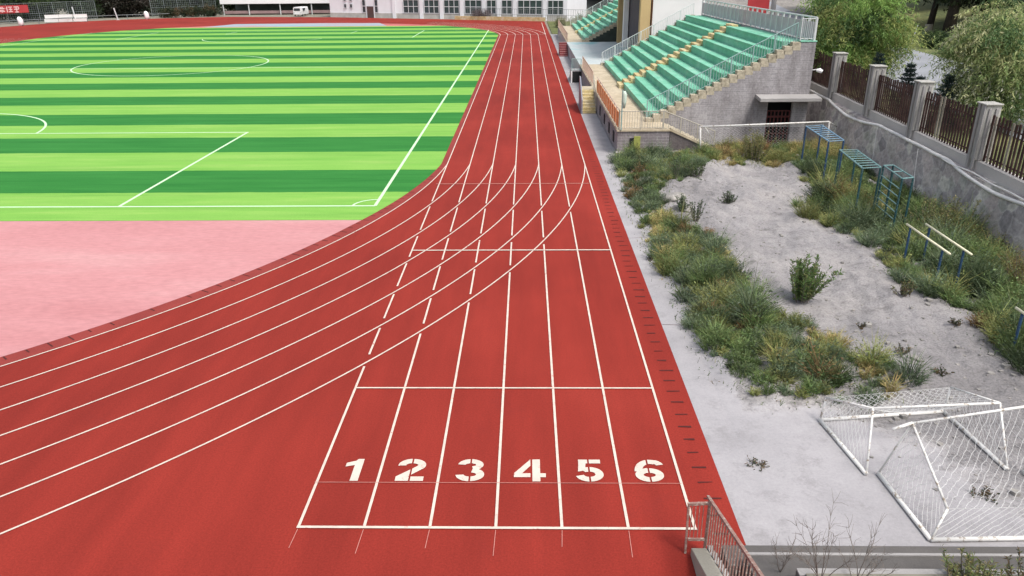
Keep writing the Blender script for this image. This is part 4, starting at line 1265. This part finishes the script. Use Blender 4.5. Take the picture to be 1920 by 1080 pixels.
# scattered stones and clods
mb = MB(); r_ = np.random.default_rng(77)
for i in range(420):
    x = r_.uniform(6.6, 13.5); y = r_.uniform(12.0, 37) if i % 3 else r_.uniform(14.5, 19)
    s_ = r_.gamma(2, .012) + .012
    if in_poly(np.array([x]), np.array([y]), A_poly)[0]: continue
    z = gz(x, y)
    pts = []
    for k in range(5):
        a = k * 2 * PI / 5 + r_.uniform(0, .6); pts.append((x + math.cos(a) * s_ * r_.uniform(.7, 1.4), y + math.sin(a) * s_ * r_.uniform(.7, 1.3), z - .01))
    mb.prism(pts, (r_.uniform(-.01, .01), r_.uniform(-.01, .01), s_ * r_.uniform(.5, 1.1)))
tag(obj('loose_stones', mb, 'rock'), 'small loose stones and clods scattered over the dirt lot', 'stones', kind='stuff')
for i, (x, y, h, lb) in enumerate(((9.6, 17.4, .28, 'tiny dark withered tuft on the near dirt'), (10.2, 16.6, .22, 'tiny dark tuft behind the tipped goals'), (9.4, 19.3, .2, 'small dark tuft on the dirt past the tipped goals'), (11.9, 19.2, .2, 'small dark tuft near the right weeds'))):
    plant('dry_tuft', lb, 'plant', (x, y, gz(x, y)), h, .12, 0, ['dark', 'brown'], stems=16, spread=.9, leafl=.06, leafdens=16, seed=140 + i, group='small dark tufts on the dirt')
for i, (x, y, lb) in enumerate(((4.75, 13.1, 'dark dry litter by the track edge on the concrete'), (8.9, 12.2, 'dark dry litter inside the nearest tipped goal'), (4.45, 25.2, 'small dark litter on the walkway strip'))):
    plant('dry_litter', lb, 'litter', (x, y, .0), .16, .22, 0, ['dark', 'brown'], stems=26, spread=1.35, leafl=.07, leafdens=8, up=.1, seed=150 + i, group='dry litter on the concrete')
# rocks
for i, (x, y, s, lb) in enumerate(((6.35, 32.2, .42, 'larger pale rock beside the weed strip'), (6.55, 30.9, .3, 'smaller pale rock behind the spreading weed'), (16.4, 24.6, .2, 'pale stone lying at the wall foot'))):
    bm = bmesh.new(); bmesh.ops.create_icosphere(bm, subdivisions=3, radius=1)
    for v in bm.verts:
        n_ = 1 + .22 * math.sin(v.co.x * 3 + i) * math.cos(v.co.y * 2.6 + i * 2) + .1 * math.sin(v.co.z * 6 + v.co.x * 5)
        v.co = Vector((v.co.x * s * 1.4 * n_, v.co.y * s * n_, v.co.z * s * .55 * n_))
    me = bpy.data.meshes.new('rock'); bm.to_mesh(me); bm.free(); me.materials.append(M['rock'])
    o = bpy.data.objects.new('rock', me); COL.objects.link(o); o.location = (x, y, gz(x, y) + s * .1)
    for p in me.polygons: p.use_smooth = True
    tag(o, lb, 'rock', 'pale rocks')

# ------------------------------------------------------------------ trees
TP = {
 'willow': [(.16, .27, .065), (.23, .34, .09), (.075, .14, .045), (.30, .34, .11)],
 'pale': [(.36, .43, .17), (.52, .56, .26), (.22, .30, .11), (.10, .17, .065)],
 'darkt': [(.022, .034, .016), (.034, .05, .022), (.045, .06, .025)],
 'brown': [(.035, .030, .022), (.05, .042, .032), (.028, .03, .02)],
 'spruce': [(.030, .052, .045), (.045, .07, .06), (.022, .04, .035)],
 'mid': [(.05, .085, .03), (.07, .11, .035), (.035, .06, .025)]}
def tree(name, label, loc, h, rx, ry, rz, cz, n, pal, leafl=.2, leafw=.07, clusters=80, strand=0.0, seed=1, group=None, trunk=.18, lean=(0, 0), wash=False, cl=.45):
    r = np.random.default_rng(seed)
    root = thing(name, label, 'tree', loc, group)
    L = np.array(loc, float); C = L + np.array([lean[0], lean[1], cz])
    mb = MB(); top = C + np.array([0, 0, rz * .3])
    p0 = L - np.array([0, 0, .2]); pm = L + (C - L) * .5 + r.normal(0, .08, 3)
    mb.tube([p0, pm, C, top], [trunk, trunk * .8, trunk * .5, trunk * .2], 8)
    cent = []
    for i in range(clusters):
        d = unit(r.normal(size=3)); q = r.uniform(.35, 1.0) ** .55
        bulge = 1 + .28 * math.sin(3 * d[0] + seed) * math.cos(4 * d[1] + 2 * seed) + .15 * math.sin(7 * d[2] + seed)
        cent.append(C + d * np.array([rx, ry, rz]) * q * bulge)
    cent = np.array(cent)
    for i in range(0, clusters, max(1, clusters // 14)):
        s_ = L + (C - L) * r.uniform(.45, 1.0); e = cent[i]
        mb.tube([s_, (s_ + e) / 2 + np.array([0, 0, .25]), e], [trunk * .32, trunk * .2, trunk * .06], 5, cap=False)
    obj('trunk', mb, 'bark', root, smooth=True)
    if wash:
        obj('whitewash', MB().tube([p0, L + np.array([0, 0, .9])], [trunk * 1.06, trunk * 1.04], 8), 'whitewash', root, smooth=True)
    shade = r.uniform(.6, 1.35, clusters); cidx = r.integers(0, len(TP[pal]), clusters)
    k = r.integers(0, clusters, n)
    P = cent[k] + r.normal(size=(n, 3)) * cl * np.array([1, 1, .7])
    out = unit(P - C)
    if strand > 0:
        t = r.uniform(0, 1, n); dirn = unit(out * np.array([.7, .7, .2]) + np.array([0, 0, -.55]) + r.normal(0, .12, (n, 3)))
        # strands: leaves share their strand's start
        sidx = r.integers(0, n // 14 + 1, n); sp = (cent[k[sidx % n]] + r.normal(size=(n, 3)) * 0)
        st0 = P[sidx]; P = st0 + unit((st0 - C) * np.array([.8, .8, .25]) + np.array([0, 0, -.5])) * (t * strand)[:, None] + np.array([0, 0, -1]) * (t ** 2 * strand * .5)[:, None] + r.normal(0, .03, (n, 3))
        k = k[sidx]
        D = unit(dirn + r.normal(0, .35, (n, 3)))
    else:
        D = unit(out + r.normal(0, .8, (n, 3)))
    col = np.array(TP[pal])[cidx[k]] * shade[k][:, None] * r.uniform(.75, 1.3, (n, 1))
    leafmesh('crown', P, D, r.uniform(.6, 1.3, n) * leafl, r.uniform(.6, 1.2, n) * leafw, np.clip(col, .005, .5), 'leaf', root)
    return root
U_ = lambda x, y: float(up_h(np.array(x), np.array(y)))
tree('willow_tree', 'large drooping green willow left, hanging over the fence beside the stand', (20.4, 50.2, U_(20.4, 50.2)), 7, 2.3, 2.2, 2.5, 3.3, 56000, 'willow', .26, .05, 80, strand=1.1, seed=2, trunk=.22, group='willows behind the fence')
tree('willow_tree', 'pale green willow hanging over the fence at the right edge', (22.5, 37.4, U_(22.5, 37.4)), 7, 1.95, 2.1, 2.5, 3.15, 56000, 'pale', .22, .045, 80, strand=.95, seed=5, trunk=.2, group='willows behind the fence')
def spruce(label, loc, h, r0, seed):
    r = np.random.default_rng(seed); root = thing('spruce_tree', label, 'tree', loc, 'young spruces'); L = np.array(loc)
    obj('trunk', MB().tube([L, L + np.array([0, 0, h])], [.05, .01], 6), 'bark', root)
    P = []; D = []
    for i in range(11):
        z = h * (.12 + .85 * i / 11); rr = r0 * (1 - i / 11.5); nb = 9
        for b in range(nb):
            a = 2 * PI * (b + r.uniform(-.3, .3)) / nb + i
            for t in np.linspace(.1, 1, 16):
                for _ in range(3):
                    P.append(L + np.array([math.cos(a) * rr * t, math.sin(a) * rr * t, z - .18 * rr * t + .1 * t * t]) + r.normal(0, .03, 3))
                    D.append(unit(np.array([math.cos(a), math.sin(a), .1]) + r.normal(0, .7, 3)))
    P = np.array(P); D = np.array(D); n = len(P)
    col = np.array(TP['spruce'])[r.integers(0, 3, n)] * r.uniform(.7, 1.4, (n, 1))
    leafmesh('crown', P, D, r.uniform(.08, .18, n), r.uniform(.02, .05, n), col, 'leaf', root)
for (x, y, h, r0, lb) in ((19.3, 43.4, 2.9, 1.0, 'young spruce under the edge of the left willow'), (19.6, 40.3, 2.75, .9, 'young spruce standing clear against the grey road'), (19.4, 38.7, 2.3, .75, 'smaller young spruce right behind the rusty fence panel'), (19.9, 37.0, 2.7, .95, 'young spruce touching the pale right willow')):
    spruce(lb, (x, y, U_(x, y)), h, r0, int(y * 10))
# trees across the road
spec = [(40.3, 80.8, 'tree with dark leaning trunk and whitewashed base across the road', True, (1.3, 1), .36, 'darkt'), (40.6, 77.6, 'thick trunked dark tree beside the leaning one', False, (.4, 0), .6, 'darkt'),
        (47.5, 84, 'dark bushy tree behind the thick trunk', False, (0, 0), .4, 'darkt'), (50, 77, 'dark tree on the upper slope right of the trunks', False, (0, 0), .4, 'darkt'), (36, 95, 'dark tree farther along the road', False, (0, 0), .35, 'mid'), (57, 92, 'dark tree highest on the slope', False, (0, 0), .4, 'darkt'), (48, 68, 'dark tree behind the pale willow', False, (0, 0), .35, 'darkt'),(41, 92, 'shadowy tree behind the leaning trunk', False, (0, 0), .35, 'darkt'), (56, 78, 'dark round tree at the top right', False, (0, 0), .35, 'darkt'), (38.5, 98, 'dark tree beyond the bend of the road', False, (0, 0), .35, 'darkt'), (47, 62, 'dark tree above the pale willow', False, (0, 0), .3, 'darkt'), (51, 97, 'dark tree far up the slope', False, (0, 0), .3, 'darkt')]
for i, (x, y, lb, ws, ln, tk, pal) in enumerate(spec):
    tree('roadside_tree', lb, (x, y, U_(x, y)), 8, 3.6, 3.6, 2.9, 6.6 if i < 2 else 4.7, 13000, pal, .42, .20, 70, seed=60 + i, trunk=tk, lean=ln, wash=ws, cl=.7, group='dark trees across the road')
# verge shrubs
vs = [(34.3, 64, 'mid', 1.0, 'green verge shrub at the road edge near the pale willow'), (35.0, 68.5, 'mid', 1.2, 'green verge shrub at the bend of the road'), (34.4, 74, 'mid', 1.6, 'tall green verge shrub left along the road'), (37.5, 70, 'brown', 1.1, 'brown dry verge shrub above the road'), (38.5, 66, 'mid', 1.3, 'leafy shrub on the slope above the road'), (34.5, 59.5, 'mid', 1.3, 'leafy shrub beside the road under the pale willow'), (33.8, 80, 'willow', 1.9, 'bright green shrub behind the left willow'), (36.5, 58, 'pale', 1.4, 'pale shrub on the slope behind the pale willow')]
for i, (x, y, pal, s, lb) in enumerate(vs):
    r = np.random.default_rng(90 + i); z = U_(x, y); root = thing('verge_shrub', lb, 'shrub', (x, y, z), 'verge shrubs'); n = 3500
    obj('stems', MB().tube([(x, y, z - .1), (x + .1, y, z + s * .6)], [.05, .02], 5), 'bark', root)
    c = np.array([x, y, z + s * .45]) + unit(r.normal(size=(30, 3))) * np.array([s, s * 1.4, s * .5]) * r.uniform(.4, 1, (30, 1)); k = r.integers(0, 30, n)
    P = c[k] + r.normal(0, .22, (n, 3)); D = unit(r.normal(size=(n, 3)) + np.array([0, 0, .5]))
    col = np.array(TP[pal])[r.integers(0, len(TP[pal]), 30)][k] * r.uniform(.7, 1.3, (n, 1))
    leafmesh('crown', P, D, r.uniform(.12, .3, n), r.uniform(.05, .1, n), col, 'leaf', root)
o = thing('verge_post', 'thin white post leaning in the verge shrubs', 'post', (33.9, 70.5, U_(33.9, 70.5)))
obj('shaft', MB().tube([(33.9, 70.5, U_(33.9, 70.5)), (34.2, 70.5, U_(33.9, 70.5) + 1.7)], .03, 6), 'railwhite', o)
mb = MB().box(38.2, 41.2, 72.5, 73.0, 3.0, U_(40, 72.7) + .7)
tag(obj('low_wall', mb, 'parapet', bevel=.04), 'short pale stone wall below the dark tree trunks', 'wall')
# objects behind the stand
o = thing('red_board', 'red board standing behind the stand rear railing', 'board', (28.3, 99, 4.0))
obj('board', MB().box(27.0, 29.6, 99, 99.15, 4.2, 7.2), 'banner', o); obj('post', MB().box(27.2, 27.35, 99.16, 99.3, 3, 7.2), 'railgrey', o); obj('post', MB().box(29.3, 29.45, 99.16, 99.3, 3, 7.2), 'railgrey', o)
o = thing('utility_pole', 'pale concrete utility pole behind the stand rear railing', 'pole', (27.4, 90, U_(27.4, 90)))
obj('shaft', MB().tube([(27.4, 90, U_(27.4, 90) - .2), (27.4, 90, U_(27.4, 90) + 8)], [.3, .2], 10), 'edge', o, smooth=True)
obj('crossarm', MB().box(26.5, 28.3, 89.9, 90.1, U_(27.4, 90) + 7.2, U_(27.4, 90) + 7.35), 'edge', o)

# ------------------------------------------------------------------ far end: building, shed, van, fences
BA, BB = Vector((-46.3, 189.2, 0)), Vector((8.5, 168.3, 0))
bd = (BB - BA).normalized(); bn = Vector((bd.y, -bd.x, 0))   # bn points to the camera
BL = (BB - BA).length
BG = thing('school_building', 'long off white building with tall gridded windows behind the far bend', 'building', tuple(BA))
def BP(u, d, z): return BA + bd * u + bn * d + Vector((0, 0, z))
def bbox(mb, u0, u1, d0, d1, z0, z1):
    mb.prism([BP(u0, d0, z0), BP(u1, d0, z0), BP(u1, d1, z0), BP(u0, d1, z0)], (0, 0, z1 - z0)); return mb
obj('wall', bbox(MB(), 0, BL, -14, 0, -.12, 9), 'bldg', BG)
obj('roof', bbox(MB(), -.4, BL + .4, -14.4, .4, 9.01, 9.4), 'bldgbase', BG)
obj('plinth', bbox(MB(), .02, BL - .02, .003, .12, -.12, .95), 'bldgbase', BG)
# pixel columns of the windows -> positions along the facade
def u_of(px):
    f, p, yw, rr, H = 1419.18, .3959, -.0213, .0097, 9.4736
    best = None
    lo, hi = -5, BL + 20
    fw = Vector((math.sin(yw) * math.cos(p), math.cos(yw) * math.cos(p), -math.sin(p))); xx = Vector((math.cos(yw), -math.sin(yw), 0)); dn = fw.cross(xx)
    if dn.z > 0: dn = -dn
    x2 = math.cos(rr) * xx + math.sin(rr) * dn
    for _ in range(50):
        mid_ = (lo + hi) / 2; q = BP(mid_, 0, 1.5) - Vector((0, 0, H)); v = 960 + f * q.dot(x2) / q.dot(fw)
        if v < px: lo = mid_
        else: hi = mid_
    return lo
def window(u0, u1, z0, z1, nu, nv, fw=.12):
    f = bbox(MB(), u0, u1, .13, .2, z0, z0 + fw); bbox(f, u0, u1, .13, .2, z1 - fw, z1)
    bbox(f, u0, u0 + fw, .13, .2, z0 + fw, z1 - fw); bbox(f, u1 - fw, u1, .13, .2, z0 + fw, z1 - fw)
    for i in range(1, nu): bbox(f, u0 + (u1 - u0) * i / nu - .06, u0 + (u1 - u0) * i / nu + .06, .135, .19, z0 + fw, z1 - fw)
    for j in range(1, nv): bbox(f, u0 + fw, u1 - fw, .133, .188, z0 + (z1 - z0) * j / nv - .06, z0 + (z1 - z0) * j / nv + .06)
    w = obj('window', f, 'wframe', BG)
    obj('pane', bbox(MB(), u0 + .05, u1 - .05, .01, .10, z0 + .05, z1 - .05), 'glass', w)
for a, b, nu in ((680, 687, 1), (703, 710, 1), (757, 786, 3), (796, 824, 3), (833, 862, 3), (872, 904, 3), (913, 931, 2), (941, 961, 2), (971, 1017, 4), (1027, 1057, 3)):
    window(u_of(a), u_of(b), 1.0, 3.9, nu, 2); window(u_of(a), u_of(b), 5.2, 8.2, nu, 3)
for a, b in ((646, 651), (657, 662)):
    window(u_of(a), u_of(b), 2.0, 2.9, 1, 1, .08); window(u_of(a), u_of(b), 3.5, 4.4, 1, 1, .08)
d = obj('door', bbox(MB(), u_of(689), u_of(701.5), .14, .22, -.1, 2.4), 'doorbrown', BG); obj('door_frame', bbox(bbox(MB(), u_of(687.3), u_of(688.9), .121, .26, -.1, 2.55), u_of(701.6), u_of(703), .121, .26, -.1, 2.55), 'wframe', d)
for px in (740, 791, 829, 867, 908.5, 936, 966, 1022):
    obj('pilaster', bbox(MB(), u_of(px) - .42, u_of(px) + .42, .121, .34, -.12, 8.98), 'bldg', BG)
# low yellow kerb wall at the far right bend
mb = MB(); mb.prism([(-15.5, 172.9, 0), (3.7, 164.5, 0), (3.9, 164.9, 0), (-15.4, 173.4, 0)], (0, 0, .75))
tag(obj('low_wall', mb, 'yellowstep'), 'low ochre wall at the far end of the track', 'wall')
# shrub before the building
def bushmass(name, label, cat, loc, rx, ry, rz, n, pal, seed, leafl=.4, leafw=.18, group=None):
    r = np.random.default_rng(seed); root = thing(name, label, cat, loc, group); L = np.array(loc)
    obj('stems', MB().tube([L, L + np.array([0, 0, rz * .7])], [.1, .04], 5), 'bark', root)
    c = L + np.array([0, 0, rz * .5]) + unit(r.normal(size=(40, 3))) * np.array([rx, ry, rz * .55]) * r.uniform(.3, 1, (40, 1)); k = r.integers(0, 40, n)
    P = c[k] + r.normal(0, min(rx, rz) * .18, (n, 3)); P[:, 2] = np.maximum(P[:, 2], L[2] + .02); D = unit(r.normal(size=(n, 3)) + np.array([0, 0, .4]))
    col = np.array(TP[pal])[r.integers(0, len(TP[pal]), 40)][k] * r.uniform(.7, 1.3, (n, 1))
    leafmesh('crown', P, D, r.uniform(.6, 1.2, n) * leafl, r.uniform(.6, 1.2, n) * leafw, np.clip(col, .005, .5), 'leaf', root)
    return root
TP['mauve'] = [(.16, .12, .13), (.22, .17, .18), (.12, .10, .10)]
TP['shrub'] = [(.03, .05, .026), (.045, .065, .034), (.06, .075, .05)]
TP['hedge'] = [(.035, .05, .025), (.05, .06, .03), (.10, .07, .035)]
TP['grassy'] = [(.16, .17, .08), (.22, .22, .11), (.11, .13, .06)]
bushmass('bush', 'mauve leafless looking bush in front of the far building', 'bush', (-9.3, 171.6, 0), 2.4, 1.2, 2.0, 3500, 'mauve', 71, .3, .08)
bushmass('bush', 'grassy bush at the far right end of the track', 'bush', (6.2, 146, 0), 1.0, 3.0, 1.4, 3000, 'grassy', 72, .4, .06)
bushmass('bush', 'dry shrub between the building and the far stand', 'bush', (11.5, 150, 0), 4.5, 3.0, 1.7, 4000, 'grassy', 73, .4, .08)
# steel fence behind the far right end
FE = thing('steel_fence', 'thin steel fence in front of the far building', 'fence', (0, 163.9, 0))
mb = MB()
for i in range(60):
    t = i / 59; p = Vector((-13, 172.3, .0)).lerp(Vector((14, 160, 0)), t) - bn * .0
    mb.bar(p, p + Vector((0, 0, 2.3)), .05)
mb.bar((-13, 172.3, 2.3), (14, 160, 2.3), .06); mb.bar((-13, 172.3, 1.2), (14, 160, 1.2), .05)
obj('bars', mb, 'mesh', FE)
# shed with white canopy
SH = thing('shed', 'open shed under a long white canopy left of the far building', 'shed', (-60, 205, 0))
obj('canopy', MB().box(-77.5, -47.6, 203, 214, 2.55, 4.6), 'white', SH)
for x in (-77, -70.5, -62.5, -54.5, -48.2): obj('post', MB().box(x, x + .22, 203.2, 203.4, -.1, 2.55), 'railwhite', SH)
obj('rear_wall', MB().box(-77.5, -47.6, 213.5, 213.8, -.1, 2.5), paint('grey_green_panel', (.17, .21, .20), var=.4, scale=.6), SH)
obj('low_rail', MB().box(-77.4, -47.7, 203.5, 203.56, .2, .9), paint('dusty_pink_rail', (.33, .22, .22), var=.3, scale=1), SH)
# van
VN = thing('parked_van', 'white van parked in front of the shed', 'van', (-55, 194, 0))
prof = [(-1.0, .35), (-1.0, 1.15), (-.92, 1.85), (-.75, 2.05), (.75, 2.05), (.92, 1.85), (1.0, 1.15), (1.0, .35)]
obj('body', MB().prism([(-55.3 + x, 193.2, z) for x, z in prof], (.6, 4.4, 0)), 'vanwhite', VN, bevel=.06)
obj('windscreen', MB().prism([(-55.3 + x, 193.16, z) for x, z in ((-.78, 1.2), (-.7, 1.78), (.7, 1.78), (.78, 1.2))], (.0, .05, 0)), 'glass', VN)
obj('side_window', MB().box(-54.2, -54.0, 194.2, 196.8, 1.2, 1.75), 'glass', VN)
for x in (-56.2, -54.5):
    for y in (194.0, 196.6): obj('wheel', MB().tube([(x, y, .33), (x + .2, y, .33)], .33, 14), 'tyre', VN)
for x in (-56.15, -54.6): obj('headlight', MB().box(x, x + .25, 193.14, 193.2, .75, .95), 'railwhite', VN)
# left mesh fence
def meshfence(label, pts, h, gap=1.0, sheet=True, cat='fence', group='wire mesh fences'):
    root = thing('mesh_fence', label, cat, (*pts[0], 0), group); mb = MB(); w = MB()
    for (a, b) in zip(pts, pts[1:]):
        a, b = Vector((*a, 0)), Vector((*b, 0)); n = max(1, int((b - a).length / 3))
        for i in range(n + 1):
            p = a.lerp(b, i / n); mb.bar(p, p + Vector((0, 0, h)), .09)
        for z in (h, h * .45, .1): mb.bar(a + Vector((0, 0, z)), b + Vector((0, 0, z)), .07)
        m = int((b - a).length / .45)
        for i in range(m): 
            p = a.lerp(b, i / m); w.bar(p, p + Vector((0, 0, h)), .03)
        for j in range(1, 9): w.bar(a + Vector((0, 0, h * j / 9)), b + Vector((0, 0, h * j / 9)), .03)
    obj('posts', mb, 'mesh', root); obj('wires', w, 'mesh', root); return root
meshfence('grey wire mesh fence behind the white benches at the far left', [(-125.2, 158), (-111.2, 176), (-102, 189)], 4.0)
meshfence('grey wire mesh fence behind the hedge left of the shed', [(-92, 196), (-80, 206.5)], 4.6)
RL = thing('pipe_rail', 'long grey pipe rail along the far left track edge', 'rail', (-104, 164, 0)); mb = MB()
ppts = [(-112, 158), (-104, 169), (-99.5, 180), (-93, 185.5), (-85, 190)]
for a, b in zip(ppts, ppts[1:]):
    mb.bar((*a, 1.0), (*b, 1.0), .1); mb.bar((*a, -.1), (*a, 1.0), .1)
obj('rail', mb, 'mesh', RL)
BN = thing('banner', 'red banner with white characters on the mesh fence at the far left', 'banner', (-115, 167, 2.2))
ba, bb = Vector((-124, 158.6, 0)), Vector((-110.2, 176.2, 0)); dd = (bb - ba).normalized(); nn = Vector((dd.y, -dd.x, 0))
obj('cloth', MB().prism([ba + nn * .3 + Vector((0, 0, 2.1)), bb + nn * .3 + Vector((0, 0, 2.1)), bb + nn * .3 + Vector((0, 0, 3.7)), ba + nn * .3 + Vector((0, 0, 3.7))], nn * .04), 'banner', BN)
mb = MB(); LB = (bb - ba).length
def gl(u, strokes, s):
    for (x0, y0, x1, y1) in strokes:
        p = ba + nn * .37 + dd * (u + x0 * s) + Vector((0, 0, 2.3 + y0 * s)); q = ba + nn * .37 + dd * (u + x1 * s) + Vector((0, 0, 2.3 + y1 * s))
        mb.bar(p, q, .2, .06, up=nn)
S = 1.15
gl(11.8, [(0, 0, .45, 1), (.45, 1, .9, 0)], S)
gl(15.0, [(.1, .8, .9, .8), (.5, 1, .5, 0), (.1, .4, .9, .4), (.1, .4, .1, .8), (.9, .4, .9, .8)], S)
gl(16.5, [(0, .7, 1, .7), (.3, 1, .4, .75), (.7, 1, .6, .75), (.2, .4, .8, .4), (.5, .4, .5, 0), (0, .2, 1, .2)], S)
gl(18.0, [(.2, 1, .0, .6), (.1, .8, .1, 0), (.4, .9, 1, .9), (.7, .9, .7, .1), (.4, .5, 1, .5), (.35, .1, 1, .1)], S)
gl(19.4, [(.1, .9, .9, .9), (.1, .5, .9, .5), (.5, .9, .5, 0), (.2, 0, .8, 0), (.9, .9, .9, .5)], S)
obj('characters', mb, 'bannertext', BN)
for i, (x, y, lb) in enumerate(((-104.6, 175.0, 'white tiered bench at the left end of its row of three'), (-102.0, 176.0, 'white tiered bench in the middle of its row of three'), (-99.3, 177.0, 'white tiered bench at the right end, below a leaning post'))):
    t = thing('bench', lb, 'bench', (x, y, 0), 'white tiered benches')
    obj('seat', MB().prism([(x - 1.3, y - .75, .62), (x + 1.3, y + .1, .62), (x + 1.0, y + .7, .62), (x - 1.6, y - .2, .62)], (0, 0, .1)), 'bench', t)
    obj('backrest', MB().prism([(x - 1.5, y, .85), (x + 1.1, y + .85, .85), (x + 1.05, y + 1.0, .85), (x - 1.55, y + .15, .85)], (0, 0, .75)), 'bench', t)
    obj('front_panel', MB().prism([(x - 1.28, y - .78, .1), (x + 1.32, y + .07, .1), (x + 1.3, y + .12, .1), (x - 1.3, y - .73, .1)], (0, 0, .5)), 'bench', t)
    for sx, sy in ((-1.2, -.55), (1.1, .2)): obj('leg', MB().box(x + sx, x + sx + .12, y + sy, y + sy + .12, -.05, .6), 'mesh', t)
for i, (x, y, lb) in enumerate(((-105.0, 164.5, 'white rounded marker post at the far left track edge'), (-88.4, 185.6, 'white rounded marker post in front of the hedge'))):
    t = thing('marker_post', lb, 'marker', (x, y, 0), 'white marker posts')
    obj('body', MB().tube([(x - .1, y, -.05), (x, y, .5), (x - .05, y, 1.1), (x - .2, y, 1.55), (x - .25, y, 1.75)], [.42, .5, .52, .4, .15], 10), 'white', t, smooth=True)
    obj('foot', MB().box(x - .35, x + .35, y - .3, y + .3, -.05, .12), 'tyre', t)
for i, (x, y, tilt, lb) in enumerate(((-103.0, 181.6, -.3, 'leaning white post behind the right bench'), (-93.9, 182.8, -.5, 'leaning white post in front of the dark tree'))):
    t = thing('leaning_post', lb, 'post', (x, y, 0), 'leaning white posts')
    obj('shaft', MB().tube([(x, y, -.05), (x + tilt, y, 3.0 - .4 * i)], .13, 8), 'railwhite', t); obj('base', MB().box(x - .3, x + .3, y - .3, y + .3, -.05, .1), 'parapet', t)
# far hedge and trees
for i, (x, y, lb) in enumerate(((-122, 172, 'dark green shrub behind the red banner'), (-118, 181, 'dark green shrub right of the red banner'), (-113, 188, 'dark green shrub behind the left white bench'), (-107, 193, 'dark green shrub behind the right white bench'), (-97, 204, 'dark green shrub behind the dark bare trees'), (-90, 206, 'dark green shrub behind the hedge fence'), (-83, 210, 'dark green shrub beside the white canopy'))):
    bushmass('fence_shrub', lb, 'shrub', (x, y, -.1), 4.2, 2.0, 4.0, 3500, 'shrub', 180 + i, .5, .22, 'dark shrubs behind the mesh fences')
for i, (x, y, lb) in enumerate(((-87.0, 194.0, 'dark hedge bush at the left of its row by the far bend'), (-82.6, 196.2, 'dark hedge bush in the middle of its row by the far bend'), (-78.4, 198.2, 'dark hedge bush in the row nearest the shed'))):
    bushmass('hedge_bush', lb, 'hedge', (x, y, 0), 3.0, 1.5, 1.9, 3000, 'hedge', 80 + i, .4, .16, 'hedge bushes by the far bend')
ft = [(-108.5, 203, 5.8, 'brown', 'broad dark brown tree behind the leaning white post', 7.5), (-101, 199, 5.2, 'brown', 'dark bare looking tree nearest the track at the far left', 6.5), (-116, 185, 5.5, 'mid', 'green tree behind the red banner', 6), (-124, 176, 5.5, 'mid', 'green tree at the far left edge', 6), (-109, 195, 5.5, 'mid', 'green tree between the banner and the dark trees', 6), (-86, 214, 5, 'darkt', 'dark tree behind the mesh fence', 6), (-79, 220, 5, 'darkt', 'dark tree left of the white canopy', 6), (-92, 209, 5, 'darkt', 'dark tree behind the hedge fence', 6), (-68, 228, 6, 'darkt', 'dark tree behind the shed', 7), (-54, 228, 6, 'darkt', 'dark tree behind the right part of the shed', 7)]
for i, (x, y, rr, pal, lb, hh) in enumerate(ft):
    tree('far_tree', lb, (x, y, -.1), hh, rr, rr * .8, 4.2, 4.6, 9000, pal, .8, .4, 70, seed=120 + i, trunk=.4, cl=.9, group='trees beyond the far end')
# slope strip of pale weeds at the far right
mb = MB().prism([(4.2, 131, -.1), (20, 131, -.1), (20, 160, -.1), (4.2, 164, -.1)], (0, 0, .12)); struct('far_verge', mb, 'grassground', 'dry grassy verge past the far stand', 'verge', sheet=False)

# ------------------------------------------------------------------ camera, light
cam = bpy.data.cameras.new('camera'); co = bpy.data.objects.new('camera', cam); COL.objects.link(co)
f, p, yw, rr, H = 1419.18, .3959, -.0213, .0097, 9.4736
fw = Vector((math.sin(yw) * math.cos(p), math.cos(yw) * math.cos(p), -math.sin(p))); xx = Vector((math.cos(yw), -math.sin(yw), 0)); dn = fw.cross(xx)
if dn.z > 0: dn = -dn
x2 = math.cos(rr) * xx + math.sin(rr) * dn; d2 = -math.sin(rr) * xx + math.cos(rr) * dn
rot = Matrix((x2, -d2, -fw)).transposed()
co.matrix_world = Matrix.Translation((0, 0, H)) @ rot.to_4x4()
cam.sensor_width = 36; cam.lens = f / 1920 * 36; cam.clip_end = 3000; cam.clip_start = .1
scene.camera = co

SUN_EL, SUN_AZ = R(60), R(140)     # azimuth clockwise from +Y
w = bpy.data.worlds.new('World'); scene.world = w; w.use_nodes = True
nt = w.node_tree; sky = nt.nodes.new('ShaderNodeTexSky'); sky.sky_type = 'NISHITA'; sky.sun_disc = False
sky.sun_elevation = SUN_EL; sky.sun_rotation = SUN_AZ; sky.air_density = 1.0; sky.dust_density = 4.0; sky.ozone_density = .6
bg = nt.nodes['Background']; hs = nt.nodes.new('ShaderNodeHueSaturation'); hs.inputs['Saturation'].default_value = .55; nt.links.new(sky.outputs[0], hs.inputs['Color']); nt.links.new(hs.outputs[0], bg.inputs[0]); bg.inputs[1].default_value = .135
sl = bpy.data.lights.new('sun', 'SUN'); sl.energy = 1.6; sl.angle = R(13); sl.color = (1, .96, .90)
so = bpy.data.objects.new('sun', sl); COL.objects.link(so)
sd = Vector((math.sin(SUN_AZ) * math.cos(SUN_EL), math.cos(SUN_AZ) * math.cos(SUN_EL), math.sin(SUN_EL)))
so.rotation_euler = sd.to_track_quat('Z', 'Y').to_euler()
vs_ = scene.view_settings; vs_.view_transform = 'Standard'; vs_.look = 'None'; vs_.exposure = .66; vs_.gamma = 1; vs_.use_curve_mapping = False
scene.render.engine = 'CYCLES'; scene.cycles.use_denoising = True; scene.cycles.max_bounces = 6
